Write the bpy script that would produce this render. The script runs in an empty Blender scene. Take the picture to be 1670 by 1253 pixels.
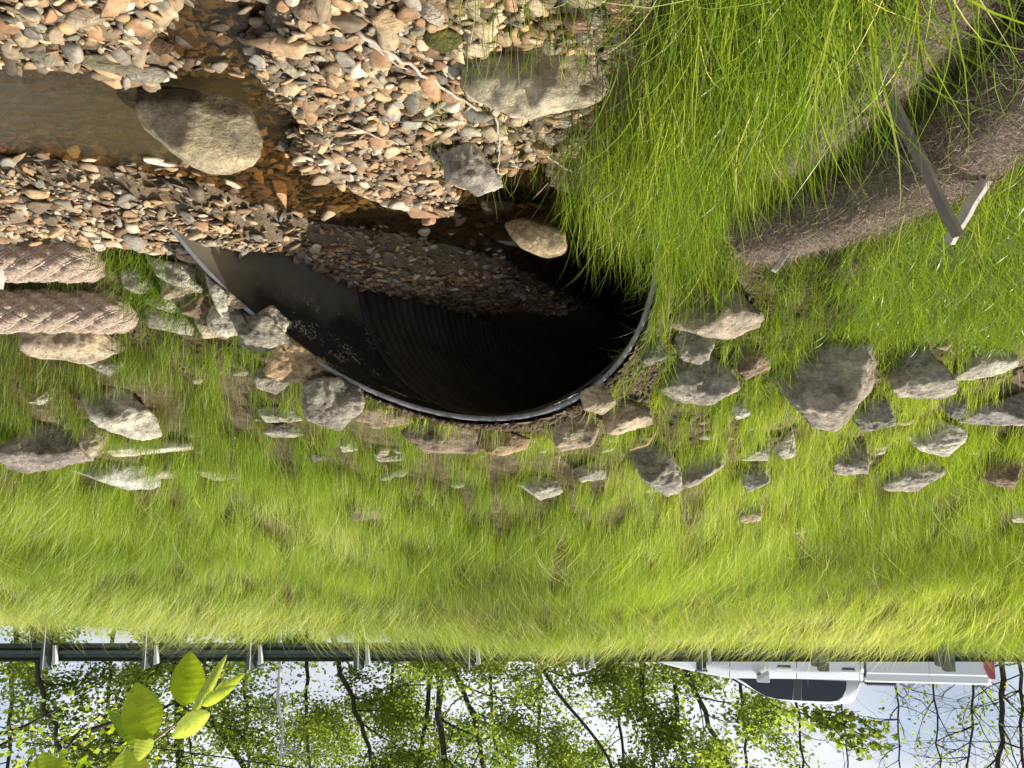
import bpy, math, random
import numpy as np
from mathutils import Vector, Matrix, noise as mnoise

random.seed(7)
rng = np.random.default_rng(11)
R = math.radians
scn = bpy.context.scene
COL = scn.collection

# ---------------------------------------------------------------- camera (held upside down), sky, sun, exposure
EYE = 1.45
PITCH = R(8.0)
FPX = 1238.0
PW, PH = 1670.0, 1253.0
cam_d = bpy.data.cameras.new('camera')
cam = bpy.data.objects.new('camera', cam_d)
COL.objects.link(cam)
scn.camera = cam
cam_d.sensor_width = 36.0
cam_d.lens = 36.0 * FPX / PW
cam_d.clip_start = 0.05
cam_d.clip_end = 2000.0
cam.matrix_world = (Matrix.Translation((0, 0, EYE)) @ Matrix.Rotation(math.pi / 2 - PITCH, 4, 'X')
                    @ Matrix.Rotation(math.pi, 4, 'Z'))

SUN_AZ = math.atan2(-0.95, 0.25)          # back left of the upright view
SUN_EL = R(50)
sun_dir = Vector((math.sin(SUN_AZ) * math.cos(SUN_EL), math.cos(SUN_AZ) * math.cos(SUN_EL), math.sin(SUN_EL)))
sun_d = bpy.data.lights.new('sun', 'SUN')
sun_d.energy = 5.0
sun_d.angle = R(0.5)
sun_d.color = (1.0, 0.955, 0.87)
sun = bpy.data.objects.new('sun', sun_d)
COL.objects.link(sun)
sun.rotation_euler = sun_dir.to_track_quat('Z', 'Y').to_euler()

world = bpy.data.worlds.new('World')
scn.world = world
world.use_nodes = True
nt = world.node_tree
nt.nodes.clear()
w_out = nt.nodes.new('ShaderNodeOutputWorld')
w_bg = nt.nodes.new('ShaderNodeBackground')
w_bg.inputs[1].default_value = 0.09
sky = nt.nodes.new('ShaderNodeTexSky')
sky.sky_type = 'NISHITA'
sky.sun_disc = False
sky.sun_elevation = SUN_EL
sky.sun_rotation = SUN_AZ
sky.air_density = 1.0
sky.dust_density = 1.5
w_tc = nt.nodes.new('ShaderNodeTexCoord')
w_map = nt.nodes.new('ShaderNodeMapping')
w_map.inputs['Scale'].default_value = (1, 1, 2.2)
w_n = nt.nodes.new('ShaderNodeTexNoise')
w_n.inputs['Scale'].default_value = 2.6
w_n.inputs['Detail'].default_value = 8
w_n.inputs['Roughness'].default_value = 0.52
w_r = nt.nodes.new('ShaderNodeValToRGB')
w_r.color_ramp.elements[0].position = 0.24
w_r.color_ramp.elements[1].position = 0.44
w_n2 = nt.nodes.new('ShaderNodeTexNoise')
w_n2.inputs['Scale'].default_value = 3.4
w_n2.inputs['Detail'].default_value = 5
w_r2 = nt.nodes.new('ShaderNodeValToRGB')
w_r2.color_ramp.elements[0].position = 0.35
w_r2.color_ramp.elements[0].color = (3.2, 3.6, 4.4, 1)
w_r2.color_ramp.elements[1].position = 0.62
w_r2.color_ramp.elements[1].color = (6.4, 6.7, 7.2, 1)
w_mix = nt.nodes.new('ShaderNodeMixRGB')
L = nt.links.new
L(w_tc.outputs['Generated'], w_map.inputs[0])
L(w_map.outputs[0], w_n.inputs[0])
L(w_map.outputs[0], w_n2.inputs[0])
L(w_n.outputs[0], w_r.inputs[0])
L(w_n2.outputs[0], w_r2.inputs[0])
L(w_r.outputs[0], w_mix.inputs[0])
L(sky.outputs[0], w_mix.inputs[1])
L(w_r2.outputs[0], w_mix.inputs[2])
L(w_mix.outputs[0], w_bg.inputs[0])
L(w_bg.outputs[0], w_out.inputs[0])

scn.view_settings.view_transform = 'Standard'
scn.view_settings.look = 'None'
scn.view_settings.exposure = 0.8
scn.view_settings.gamma = 1.0
scn.view_settings.use_curve_mapping = False
scn.render.engine = 'CYCLES'
scn.cycles.max_bounces = 8
scn.cycles.caustics_reflective = False
scn.cycles.caustics_refractive = False
scn.cycles.transparent_max_bounces = 12

# ---------------------------------------------------------------- helpers
def ray(ox, oy):
    """direction through a point of the (upside-down) photograph, y component = 1"""
    x = ((PW - ox) - PW / 2) / FPX
    up = (PH / 2 - (PH - oy)) / FPX
    d = Vector((x, math.cos(PITCH) + up * math.sin(PITCH), -math.sin(PITCH) + up * math.cos(PITCH)))
    return d / d.y

def at(ox, oy, Y):
    p = ray(ox, oy) * Y
    return Vector((p.x, p.y, p.z + EYE))

def tag(o, label=None, cat=None, group=None, kind=None):
    if label: o['label'] = label
    if cat: o['category'] = cat
    if group: o['group'] = group
    if kind: o['kind'] = kind
    return o

def empty(name, loc=(0, 0, 0)):
    o = bpy.data.objects.new(name, None)
    o.location = loc
    o.empty_display_size = 0.1
    COL.objects.link(o)
    return o

def mesh_np(name, V, F, mat=None, smooth=False, attrs=None):
    """V (n,3); F list of arrays of faces, each (m,k)"""
    me = bpy.data.meshes.new(name)
    V = np.asarray(V, dtype=np.float32)
    if not isinstance(F, (list, tuple)): F = [F]
    F = [np.asarray(f, dtype=np.int32) for f in F if len(f)]
    me.vertices.add(len(V))
    me.vertices.foreach_set('co', V.ravel())
    li = np.concatenate([f.ravel() for f in F])
    tot = np.concatenate([np.full(len(f), f.shape[1], dtype=np.int32) for f in F])
    st = np.concatenate([[0], np.cumsum(tot)[:-1]]).astype(np.int32)
    me.loops.add(len(li))
    me.loops.foreach_set('vertex_index', li)
    me.polygons.add(len(tot))
    me.polygons.foreach_set('loop_start', st)
    me.polygons.foreach_set('loop_total', tot)
    if smooth:
        me.polygons.foreach_set('use_smooth', np.ones(len(tot), dtype=bool))
    me.update(calc_edges=True)
    me.validate()
    for k, (typ, arr) in (attrs or {}).items():
        a = me.attributes.new(k, typ, 'POINT')
        a.data.foreach_set('value' if typ == 'FLOAT' else 'color', np.asarray(arr, dtype=np.float32).ravel())
    if mat: me.materials.append(mat)
    return me

def link(name, me, parent=None, loc=None):
    o = bpy.data.objects.new(name, me)
    COL.objects.link(o)
    if parent: o.parent = parent
    if loc is not None: o.location = loc
    return o

class MB:
    """collects simple solids into one mesh"""
    def __init__(s): s.V = []; s.F = []
    def add(s, V, F):
        b = len(s.V); s.V += [tuple(v) for v in V]; s.F += [tuple(i + b for i in f) for f in F]
        return s
    def box(s, lo, hi, M=None, bev=0.0):
        x0, y0, z0 = lo; x1, y1, z1 = hi
        V = [Vector(v) for v in ((x0,y0,z0),(x1,y0,z0),(x1,y1,z0),(x0,y1,z0),(x0,y0,z1),(x1,y0,z1),(x1,y1,z1),(x0,y1,z1))]
        if M: V = [M @ v for v in V]
        return s.add(V, [(0,3,2,1),(4,5,6,7),(0,1,5,4),(1,2,6,5),(2,3,7,6),(3,0,4,7)])
    def tube(s, pts, rad, n=8, cap=True):
        pts = [Vector(p) for p in pts]
        if not hasattr(rad, '__len__'): rad = [rad] * len(pts)
        V = []; F = []
        ref = Vector((0.31, 0.17, 0.93))
        for i, p in enumerate(pts):
            t = (pts[min(i+1, len(pts)-1)] - pts[max(i-1, 0)]).normalized()
            r = ref if abs(t.dot(ref.normalized())) < 0.95 else Vector((1, 0, 0))
            a = t.cross(r).normalized(); b = t.cross(a)
            for k in range(n):
                q = 2 * math.pi * k / n
                V.append(p + (a * math.cos(q) + b * math.sin(q)) * rad[i])
        for i in range(len(pts) - 1):
            for k in range(n):
                F.append((i*n+k, i*n+(k+1) % n, (i+1)*n+(k+1) % n, (i+1)*n+k))
        if cap:
            F.append(tuple(range(n))[::-1]); F.append(tuple((len(pts)-1)*n + k for k in range(n)))
        return s.add(V, F)
    def prism(s, poly, d0, d1, f):
        """poly of 2-D points; f(a, b, d) -> 3-D point; between d0 and d1"""
        n = len(poly)
        V = [f(a, b, d0) for a, b in poly] + [f(a, b, d1) for a, b in poly]
        F = [tuple(range(n))[::-1], tuple(range(n, 2*n))] + [(i, (i+1) % n, n+(i+1) % n, n+i) for i in range(n)]
        return s.add(V, F)
    def loft(s, rings, cap=True, closed=True):
        n = len(rings[0]); V = [p for r in rings for p in r]; F = []
        for i in range(len(rings)-1):
            for k in range(n if closed else n-1):
                F.append((i*n+k, i*n+(k+1) % n, (i+1)*n+(k+1) % n, (i+1)*n+k))
        if cap:
            F.append(tuple(range(n))[::-1]); F.append(tuple((len(rings)-1)*n+k for k in range(n)))
        return s.add(V, F)
    def build(s, name, mat, parent=None, smooth=False, bevel=0.0, M=None):
        me = bpy.data.meshes.new(name)
        me.from_pydata(s.V, [], s.F)
        if M: me.transform(M)
        me.validate()
        if mat: me.materials.append(mat)
        if smooth:
            for p in me.polygons: p.use_smooth = True
        o = link(name, me, parent)
        if bevel:
            m = o.modifiers.new('bevel', 'BEVEL'); m.width = bevel; m.segments = 2; m.limit_method = 'ANGLE'
        return o

def fbm(P, scale, octv=4, seed=0.0):
    out = np.zeros(len(P)); a = 1.0; s = scale; t = 0
    for k in range(octv):
        out += a * np.array([mnoise.noise(Vector((p[0]*s+seed, p[1]*s-seed, p[2]*s+seed*.5))) for p in P])
        t += a; a *= .5; s *= 2.07
    return out / t

def vnoise(x, y, seed=0):
    """cheap vectorised value noise"""
    def h(i, j):
        n = (i.astype(np.int64) * 374761393 + j.astype(np.int64) * 668265263 + seed * 1442695041)
        n = (n ^ (n >> 13)) * 1274126177
        n = n ^ (n >> 16)
        return (n & 0xffff) / 65535.0
    xi = np.floor(x); yi = np.floor(y); fx = x - xi; fy = y - yi
    fx = fx*fx*(3-2*fx); fy = fy*fy*(3-2*fy)
    a = h(xi, yi); b = h(xi+1, yi); c = h(xi, yi+1); d = h(xi+1, yi+1)
    return (a*(1-fx)+b*fx)*(1-fy) + (c*(1-fx)+d*fx)*fy
def vfbm(x, y, s, o=3, seed=0):
    r = 0; a = 1; t = 0
    for k in range(o):
        r = r + a*vnoise(x*s, y*s, seed+k*17); t += a; a *= .5; s *= 2.03
    return r/t
def smooth(t):
    t = np.clip(t, 0, 1); return t*t*(3-2*t)

# ---------------------------------------------------------------- materials
def new_mat(name):
    m = bpy.data.materials.new(name); m.use_nodes = True
    return m, m.node_tree, m.node_tree.nodes['Principled BSDF']
def N(t, typ, **kw):
    n = t.nodes.new(typ)
    for k, v in kw.items():
        if k in n.inputs.keys() if hasattr(n.inputs, 'keys') else False: n.inputs[k].default_value = v
        else: setattr(n, k, v)
    return n
def ramp(t, stops, interp='LINEAR'):
    n = t.nodes.new('ShaderNodeValToRGB'); cr = n.color_ramp; cr.interpolation = interp
    while len(cr.elements) < len(stops): cr.elements.new(0.5)
    for e, (p, c) in zip(cr.elements, stops):
        e.position = p; e.color = (c[0], c[1], c[2], 1) if len(c) == 3 else c
    return n
def noise_n(t, vec, scale, detail=5, rough=.55, dist=0.0):
    n = t.nodes.new('ShaderNodeTexNoise'); n.inputs['Scale'].default_value = scale
    n.inputs['Detail'].default_value = detail; n.inputs['Roughness'].default_value = rough
    n.inputs['Distortion'].default_value = dist
    if vec is not None: t.links.new(vec, n.inputs['Vector'])
    return n
def bump(t, h, strength, dist, bsdf):
    b = t.nodes.new('ShaderNodeBump'); b.inputs['Strength'].default_value = strength; b.inputs['Distance'].default_value = dist
    t.links.new(h, b.inputs['Height']); t.links.new(b.outputs[0], bsdf.inputs['Normal']); return b
def simple(name, col, rough=.5, metal=0.0, spec=.5, coat=0.0, var=0.0, vs=30):
    m, t, b = new_mat(name)
    b.inputs['Base Color'].default_value = (*col, 1); b.inputs['Roughness'].default_value = rough
    b.inputs['Metallic'].default_value = metal; b.inputs['Specular IOR Level'].default_value = spec
    b.inputs['Coat Weight'].default_value = coat
    if var:
        tc = t.nodes.new('ShaderNodeTexCoord')
        n = noise_n(t, tc.outputs['Object'], vs, 5)
        r = ramp(t, [(.3, tuple(c*(1-var) for c in col)), (.7, tuple(min(1, c*(1+var)) for c in col))])
        t.links.new(n.outputs[0], r.inputs[0]); t.links.new(r.outputs[0], b.inputs['Base Color'])
        bump(t, n.outputs[0], .35, .004, b)
    return m

def mat_rock():
    m, t, b = new_mat('fieldstone')
    tc = t.nodes.new('ShaderNodeTexCoord'); oi = t.nodes.new('ShaderNodeObjectInfo')
    off = t.nodes.new('ShaderNodeVectorMath'); off.operation = 'ADD'
    cmb = t.nodes.new('ShaderNodeVectorMath'); cmb.operation = 'SCALE'
    cmb.inputs[0].default_value = (37, 19, 53); t.links.new(oi.outputs['Random'], cmb.inputs['Scale'])
    t.links.new(tc.outputs['Object'], off.inputs[0]); t.links.new(cmb.outputs[0], off.inputs[1])
    n1 = noise_n(t, off.outputs[0], 7, 8, .65, .4)
    n2 = noise_n(t, off.outputs[0], 34, 8, .7, .2)
    mp = t.nodes.new('ShaderNodeMapping'); mp.inputs['Scale'].default_value = (5, 6, 12); mp.inputs['Rotation'].default_value = (.4, .5, 0)
    t.links.new(off.outputs[0], mp.inputs[0])
    n3 = noise_n(t, mp.outputs[0], 2.2, 8, .7, .9)
    r1 = ramp(t, [(.32, (.42, .39, .34)), (.5, (.95, .93, .9)), (.68, (1.6, 1.53, 1.4))])
    t.links.new(n1.outputs[0], r1.inputs[0])
    r2 = ramp(t, [(.32, (.5, .48, .45)), (.5, (1, 1, 1)), (.7, (1.3, 1.28, 1.25))])
    t.links.new(n2.outputs[0], r2.inputs[0])
    m1 = t.nodes.new('ShaderNodeMixRGB'); m1.blend_type = 'MULTIPLY'; m1.inputs[0].default_value = 1
    t.links.new(oi.outputs['Color'], m1.inputs[1]); t.links.new(r1.outputs[0], m1.inputs[2])
    m2 = t.nodes.new('ShaderNodeMixRGB'); m2.blend_type = 'MULTIPLY'; m2.inputs[0].default_value = .8
    t.links.new(m1.outputs[0], m2.inputs[1]); t.links.new(r2.outputs[0], m2.inputs[2])
    # rusty and lichen stains
    r3 = ramp(t, [(.56, (0, 0, 0)), (.68, (1, 1, 1))]); t.links.new(n3.outputs[0], r3.inputs[0])
    m3 = t.nodes.new('ShaderNodeMixRGB'); m3.inputs[2].default_value = (.30, .19, .09, 1)
    ml = t.nodes.new('ShaderNodeMath'); ml.operation = 'MULTIPLY'; ml.inputs[1].default_value = .35
    t.links.new(r3.outputs[0], ml.inputs[0]); t.links.new(ml.outputs[0], m3.inputs[0]); t.links.new(m2.outputs[0], m3.inputs[1])
    # wet foot where creek water laps the stone
    ge = t.nodes.new('ShaderNodeNewGeometry'); sp = t.nodes.new('ShaderNodeSeparateXYZ'); t.links.new(ge.outputs['Position'], sp.inputs[0])
    wz = t.nodes.new('ShaderNodeMath'); wz.operation = 'MULTIPLY_ADD'; wz.inputs[1].default_value = .10; t.links.new(n1.outputs[0], wz.inputs[0]); t.links.new(sp.outputs['Z'], wz.inputs[2])
    rw_ = ramp(t, [(.09, (.36, .33, .27)), (.125, (1, 1, 1))]); t.links.new(wz.outputs[0], rw_.inputs[0])
    m4 = t.nodes.new('ShaderNodeMixRGB'); m4.blend_type = 'MULTIPLY'; m4.inputs[0].default_value = 1
    t.links.new(m3.outputs[0], m4.inputs[1]); t.links.new(rw_.outputs[0], m4.inputs[2])
    t.links.new(m4.outputs[0], b.inputs['Base Color'])
    b.inputs['Roughness'].default_value = .85; b.inputs['Specular IOR Level'].default_value = .25
    ad = t.nodes.new('ShaderNodeMath'); ad.operation = 'ADD'
    t.links.new(n2.outputs[0], ad.inputs[0]); t.links.new(n3.outputs[0], ad.inputs[1])
    bump(t, ad.outputs[0], 1.0, .035, b)
    return m
M_ROCK = mat_rock()

def mat_pebble(name, attr, rough=.7, dark=1.0):
    m, t, b = new_mat(name)
    tc = t.nodes.new('ShaderNodeTexCoord')
    if attr:
        a = t.nodes.new('ShaderNodeAttribute'); a.attribute_name = 'Col'; src = a.outputs['Color']
        n = noise_n(t, tc.outputs['Object'], 55, 5, .65)
    else:
        a = t.nodes.new('ShaderNodeObjectInfo'); src = a.outputs['Color']
        n = noise_n(t, tc.outputs['Object'], 2.2, 6, .65)
    r = ramp(t, [(.3, (.55*dark,)*3), (.5, (1*dark, .98*dark, .95*dark)), (.72, (1.3*dark, 1.28*dark, 1.2*dark))])
    t.links.new(n.outputs[0], r.inputs[0])
    mx = t.nodes.new('ShaderNodeMixRGB'); mx.blend_type = 'MULTIPLY'; mx.inputs[0].default_value = 1
    t.links.new(src, mx.inputs[1]); t.links.new(r.outputs[0], mx.inputs[2]); t.links.new(mx.outputs[0], b.inputs['Base Color'])
    b.inputs['Roughness'].default_value = rough; b.inputs['Specular IOR Level'].default_value = .4
    bump(t, n.outputs[0], .5, .004, b)
    return m
M_PEB = mat_pebble('creek_stone', True)
M_PEBO = mat_pebble('creek_stone_single', False)

def mat_ground(name, cols, scale, bs=.02, rough=.95):
    m, t, b = new_mat(name)
    tc = t.nodes.new('ShaderNodeTexCoord')
    n = noise_n(t, tc.outputs['Object'], scale, 9, .7, .3)
    n2 = noise_n(t, tc.outputs['Object'], scale*6, 6, .7)
    r = ramp(t, cols); t.links.new(n.outputs[0], r.inputs[0])
    mx = t.nodes.new('ShaderNodeMixRGB'); mx.blend_type = 'MULTIPLY'; mx.inputs[0].default_value = .8
    r2 = ramp(t, [(.3, (.45, .45, .45)), (.65, (1.3, 1.3, 1.3))]); t.links.new(n2.outputs[0], r2.inputs[0])
    t.links.new(r.outputs[0], mx.inputs[1]); t.links.new(r2.outputs[0], mx.inputs[2])
    t.links.new(mx.outputs[0], b.inputs['Base Color']); b.inputs['Roughness'].default_value = rough
    b.inputs['Specular IOR Level'].default_value = .2
    bump(t, n2.outputs[0], .8, bs, b)
    return m
M_SOIL = mat_ground('bank_soil', [(.3, (.055, .036, .022)), (.5, (.12, .085, .05)), (.7, (.21, .16, .10))], 9)
M_BED = mat_ground('creek_bed_silt', [(.3, (.09, .065, .04)), (.55, (.19, .14, .085)), (.75, (.28, .22, .15))], 14)
M_ASPH = mat_ground('asphalt', [(.3, (.045, .045, .046)), (.7, (.065, .064, .062))], 40, .003)
M_FLOOR = mat_ground('forest_floor', [(.3, (.04, .05, .02)), (.7, (.10, .11, .04))], 2)

def mat_leafy(name, stops, trans=.45, rough=.45, attr='rnd', tip=None, gloss=.3):
    m, t, b = new_mat(name)
    a = t.nodes.new('ShaderNodeAttribute'); a.attribute_name = attr
    r = ramp(t, stops); t.links.new(a.outputs['Fac'], r.inputs[0]); col = r.outputs[0]
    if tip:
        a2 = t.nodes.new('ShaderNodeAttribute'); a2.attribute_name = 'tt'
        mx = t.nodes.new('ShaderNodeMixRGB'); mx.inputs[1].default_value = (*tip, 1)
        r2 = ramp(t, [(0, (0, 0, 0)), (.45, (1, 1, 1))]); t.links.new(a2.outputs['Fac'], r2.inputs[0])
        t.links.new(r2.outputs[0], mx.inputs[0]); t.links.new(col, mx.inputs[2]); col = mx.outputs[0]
    t.links.new(col, b.inputs['Base Color']); b.inputs['Roughness'].default_value = rough
    b.inputs['Specular IOR Level'].default_value = gloss
    tr = t.nodes.new('ShaderNodeBsdfTranslucent')
    g = t.nodes.new('ShaderNodeMixRGB'); g.blend_type = 'MULTIPLY'; g.inputs[0].default_value = 1
    g.inputs[2].default_value = (1.35, 1.25, .55, 1); t.links.new(col, g.inputs[1]); t.links.new(g.outputs[0], tr.inputs[0])
    ms = t.nodes.new('ShaderNodeMixShader'); ms.inputs[0].default_value = trans
    t.links.new(b.outputs[0], ms.inputs[1]); t.links.new(tr.outputs[0], ms.inputs[2])
    t.links.new(ms.outputs[0], t.nodes['Material Output'].inputs[0])
    return m
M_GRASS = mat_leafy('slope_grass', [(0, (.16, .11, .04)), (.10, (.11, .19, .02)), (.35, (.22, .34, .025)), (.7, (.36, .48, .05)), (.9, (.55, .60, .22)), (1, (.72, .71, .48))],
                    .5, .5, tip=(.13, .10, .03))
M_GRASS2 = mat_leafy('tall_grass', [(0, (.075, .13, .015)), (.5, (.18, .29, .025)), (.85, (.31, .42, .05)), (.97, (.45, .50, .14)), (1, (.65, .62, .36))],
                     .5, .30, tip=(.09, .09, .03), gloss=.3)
M_LEAF = mat_leafy('tree_leaves', [(0, (.08, .14, .025)), (.5, (.20, .29, .045)), (1, (.42, .50, .12))], .6, .45)
M_LEAFY = mat_leafy('spring_leaves', [(0, (.30, .40, .05)), (1, (.48, .52, .10))], .5, .45)
M_LEAFN = mat_leafy('near_leaves', [(0, (.20, .36, .02)), (.6, (.38, .50, .03)), (1, (.50, .60, .20))], .55, .4)

_t = M_LEAFN.node_tree
_tc = _t.nodes.new('ShaderNodeTexCoord'); _n = noise_n(_t, _tc.outputs['Object'], 55, 6, .7, .4); _n2 = noise_n(_t, _tc.outputs['Object'], 160, 2, .5)
_r = ramp(_t, [(.35, (.72, .78, .7)), (.6, (1.12, 1.08, 1))]); _t.links.new(_n.outputs[0], _r.inputs[0])
_r2 = ramp(_t, [(.70, (1, 1, 1)), (.74, (.45, .25, .1))]); _t.links.new(_n2.outputs[0], _r2.inputs[0])
_b = _t.nodes['Principled BSDF']; _src = _b.inputs['Base Color'].links[0].from_socket
_m = _t.nodes.new('ShaderNodeMixRGB'); _m.blend_type = 'MULTIPLY'; _m.inputs[0].default_value = 1
_m2 = _t.nodes.new('ShaderNodeMixRGB'); _m2.blend_type = 'MULTIPLY'; _m2.inputs[0].default_value = 1
_dst = [l.to_socket for l in _src.links]
_t.links.new(_src, _m.inputs[1]); _t.links.new(_r.outputs[0], _m.inputs[2]); _t.links.new(_m.outputs[0], _m2.inputs[1]); _t.links.new(_r2.outputs[0], _m2.inputs[2])
for _d in _dst: _t.links.new(_m2.outputs[0], _d)
M_BARK = mat_ground('dark_bark', [(.3, (.035, .028, .022)), (.7, (.10, .085, .07))], 8, .02)
M_BIRCH = simple('birch_bark', (.62, .60, .55), .7, var=.3, vs=6)
M_TWIG = simple('dead_wood', (.36, .29, .23), .8, var=.3, vs=30)

# ---------------------------------------------------------------- culvert geometry
PHI, PR, PCX, PCY, PCZ, PS0, PK1, PK2 = 0.52, 1.091, 0.069, 4.233, -0.046, -1.08, -0.481, 1.002
N1 = Vector((math.cos(PHI), math.sin(PHI), 0)); AX = Vector((-math.sin(PHI), math.cos(PHI), 0)); PC = Vector((PCX, PCY, PCZ))
def pipe_pt(t, s, r):
    return PC + N1 * (r * math.cos(t)) + Vector((0, 0, r * math.sin(t))) + AX * s
def rim_s(t): return PS0 + PK1 * math.cos(t) + PK2 * math.sin(t)

# ---------------------------------------------------------------- terrain functions
def sdf_poly(x, y, poly):
    d = np.full(x.shape, 1e9); ins = np.zeros(x.shape, bool); n = len(poly)
    for i in range(n):
        ax, ay = poly[i]; bx, by = poly[(i+1) % n]
        ex, ey = bx-ax, by-ay
        t = np.clip(((x-ax)*ex+(y-ay)*ey)/(ex*ex+ey*ey+1e-12), 0, 1)
        d = np.minimum(d, np.hypot(x-ax-t*ex, y-ay-t*ey))
        c = ((ay > y) != (by > y)) & (x < (bx-ax)*(y-ay)/((by-ay) if by != ay else 1e-9)+ax)
        ins ^= c
    return np.where(ins, -d, d)
def wpoly(pts, z=0.0):
    out = []
    for ox, oy in pts:
        d = ray(ox, oy); k = (z-EYE)/d.z; out.append((d.x*k, k))
    return out
W_POOL = wpoly([(-700, 40), (-10, 86), (130, 84), (200, 104), (260, 112), (300, 92), (400, 96), (470, 150), (500, 200), (480, 240), (430, 262), (300, 292), (200, 280), (100, 264), (0, 258), (-700, 262)])
W_CHAN = wpoly([(430, 225), (520, 262), (600, 300), (680, 325), (760, 348), (830, 366), (900, 375), (960, 440), (800, 420), (700, 396), (600, 378), (520, 366), (400, 334), (330, 302), (250, 292), (200, 270), (400, 240)])
def pw(off, s): p = PC+N1*off+AX*s; return (p.x, p.y)
W_IN = [pw(-1.2, -.9), pw(-.2, -.9), pw(.1, -.3), pw(.25, .6), pw(.3, 9), pw(-1.2, 9)]
W_SIDE = wpoly([(240, 60), (300, -60), (380, -120), (470, -60), (450, 20), (410, 60), (430, 120), (330, 120)])
EDGE = [(-.12, -1.5), (-.18, 1.2), (-.27, 2.0), (-.15, 2.5), (-.12, 3.0), (-.16, 3.35), (-.45, 3.6)]
TOE = [(-40, 5.2), (-4, 4.7), (-2.6, 4.1), (-1.4, 3.6), (-.8, 3.45), (.2, 3.5), (1.2, 3.75), (1.7, 3.95), (2.2, 4.1), (3.0, 4.35), (5, 4.5), (40, 5.2)]
def rail_y(x): return 12.95 + .105*x
def z_bed(x, y):
    z = .075 + .05*vfbm(x, y, 3.1, 3, 5) - .025
    # banked gravel to the right of the culvert lip and towards the left bank
    z = z + .13*np.exp(-(((x-1.75)/.55)**2+((y-3.75)/.35)**2))
    z = z + .05*smooth((x-2.0)/1.5)*smooth((y-3.4)/.8)
    z = z + .13*np.exp(-(((x-.65)/.5)**2+((y-4.5)/.5)**2))
    for P, dmax, k in ((W_POOL, .17, .33), (W_CHAN, .05, .22), (W_SIDE, .03, .15), (W_IN, .08, .3)):
        sd = sdf_poly(x, y, P)
        zi = -.012 - np.minimum(dmax, np.maximum(-sd, 0)*k) + .02*(vfbm(x, y, 6, 2, 9)-.5)
        w = smooth(.5 - sd/.10)
        z = z*(1-w) + zi*w
    return z
def edge_e(x, y):
    ex = np.interp(y, [p[1] for p in EDGE], [p[0] for p in EDGE])
    return (ex - x)
def z_left(x, y):
    e = edge_e(x, y)
    z = .05 + .14*smooth(e/.5) + .32*smooth((-.2*smooth((y-2.3)/.8)+e-.93)/.2) + .05*(vfbm(x, y, 2.5, 3, 3)-.5)
    return np.where(e > 0, z, -1.0)
def z_emb(x, y):
    toe = np.interp(x, [p[0] for p in TOE], [p[1] for p in TOE])
    yc = rail_y(x) - .55
    d = y - toe
    w = d/(yc-toe)
    zc = 3.71 + .06*smooth((2.2-x)/3.0) - .22*smooth((-1.0-x)/1.6)
    n = vfbm(x, y, .9, 3, 21)-.5; n2 = vfbm(x, y, 4.0, 3, 22)-.5
    z = .13 + (zc-.13)*np.clip(w, 0, 1) + .30*(1-np.exp(-np.maximum(d, 0)/.35))*(1-np.clip(w, 0, 1)) + (.22*n+.07*n2)*smooth(d/1.0)*smooth((1-w)*4+.25)
    z = np.where(w > 1, zc+(3.38+.0045*x-zc)*smooth((y-yc)/.85), z)
    z = np.where(d < 0, -1.0, z)
    # soil shoulder over the culvert
    off = (x-PCX)*N1.x + (y-PCY)*N1.y
    s = (x-PCX)*AX.x + (y-PCY)*AX.y
    ro = PR+.045
    th = np.arccos(np.clip(off/PR, -1, 1))
    rs = PS0+PK1*np.cos(th)+PK2*np.sin(th)
    hull = PCZ + np.sqrt(np.maximum(ro*ro-off*off, 0))
    # shoulder outside the pipe hull too
    hull = np.where(np.abs(off) < ro, hull, PCZ - (np.abs(off)-ro)*1.6)
    # left and right rims keep some soil against them
    sidez = PCZ + .75*np.exp(-((np.abs(off)-ro)/.28)**2)
    ok = (s > rs - .01) & (d > -.12)
    k = smooth((3.2-s)/1.5)
    zz = np.where(ok, np.maximum(z, hull*k+z*(1-k)), z)
    return zz
def in_mouth(x, y, m=0.0):
    off = (x-PCX)*N1.x + (y-PCY)*N1.y
    s = (x-PCX)*AX.x + (y-PCY)*AX.y
    th = np.arccos(np.clip(off/PR, -1, 1))
    rs = PS0+PK1*np.cos(th)+PK2*np.sin(th)
    return (np.abs(off) < PR+.02) & (s < rs+.004+m) & (s > -2.6)
def z_land(x, y):
    mo = in_mouth(x, y); s = (x-PCX)*AX.x + (y-PCY)*AX.y
    return np.maximum(np.where(mo, -1.0, z_emb(x, y)), np.where(mo & (s > -.30), -1.0, z_left(x, y)))
def z_top(x, y):
    x = np.atleast_1d(np.asarray(x, float)); y = np.atleast_1d(np.asarray(y, float))
    return np.maximum(z_bed(x, y), z_land(x, y))
def gnd(ox, oy):
    d = ray(ox, oy)
    Y = np.arange(.8, 16, .01)
    z = EYE + d.z*Y
    h = z_top(d.x*Y, Y)
    i = np.argmax(z < h) if (z < h).any() else len(Y)-1
    return Vector((d.x*Y[i], Y[i], h[i]))

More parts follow.
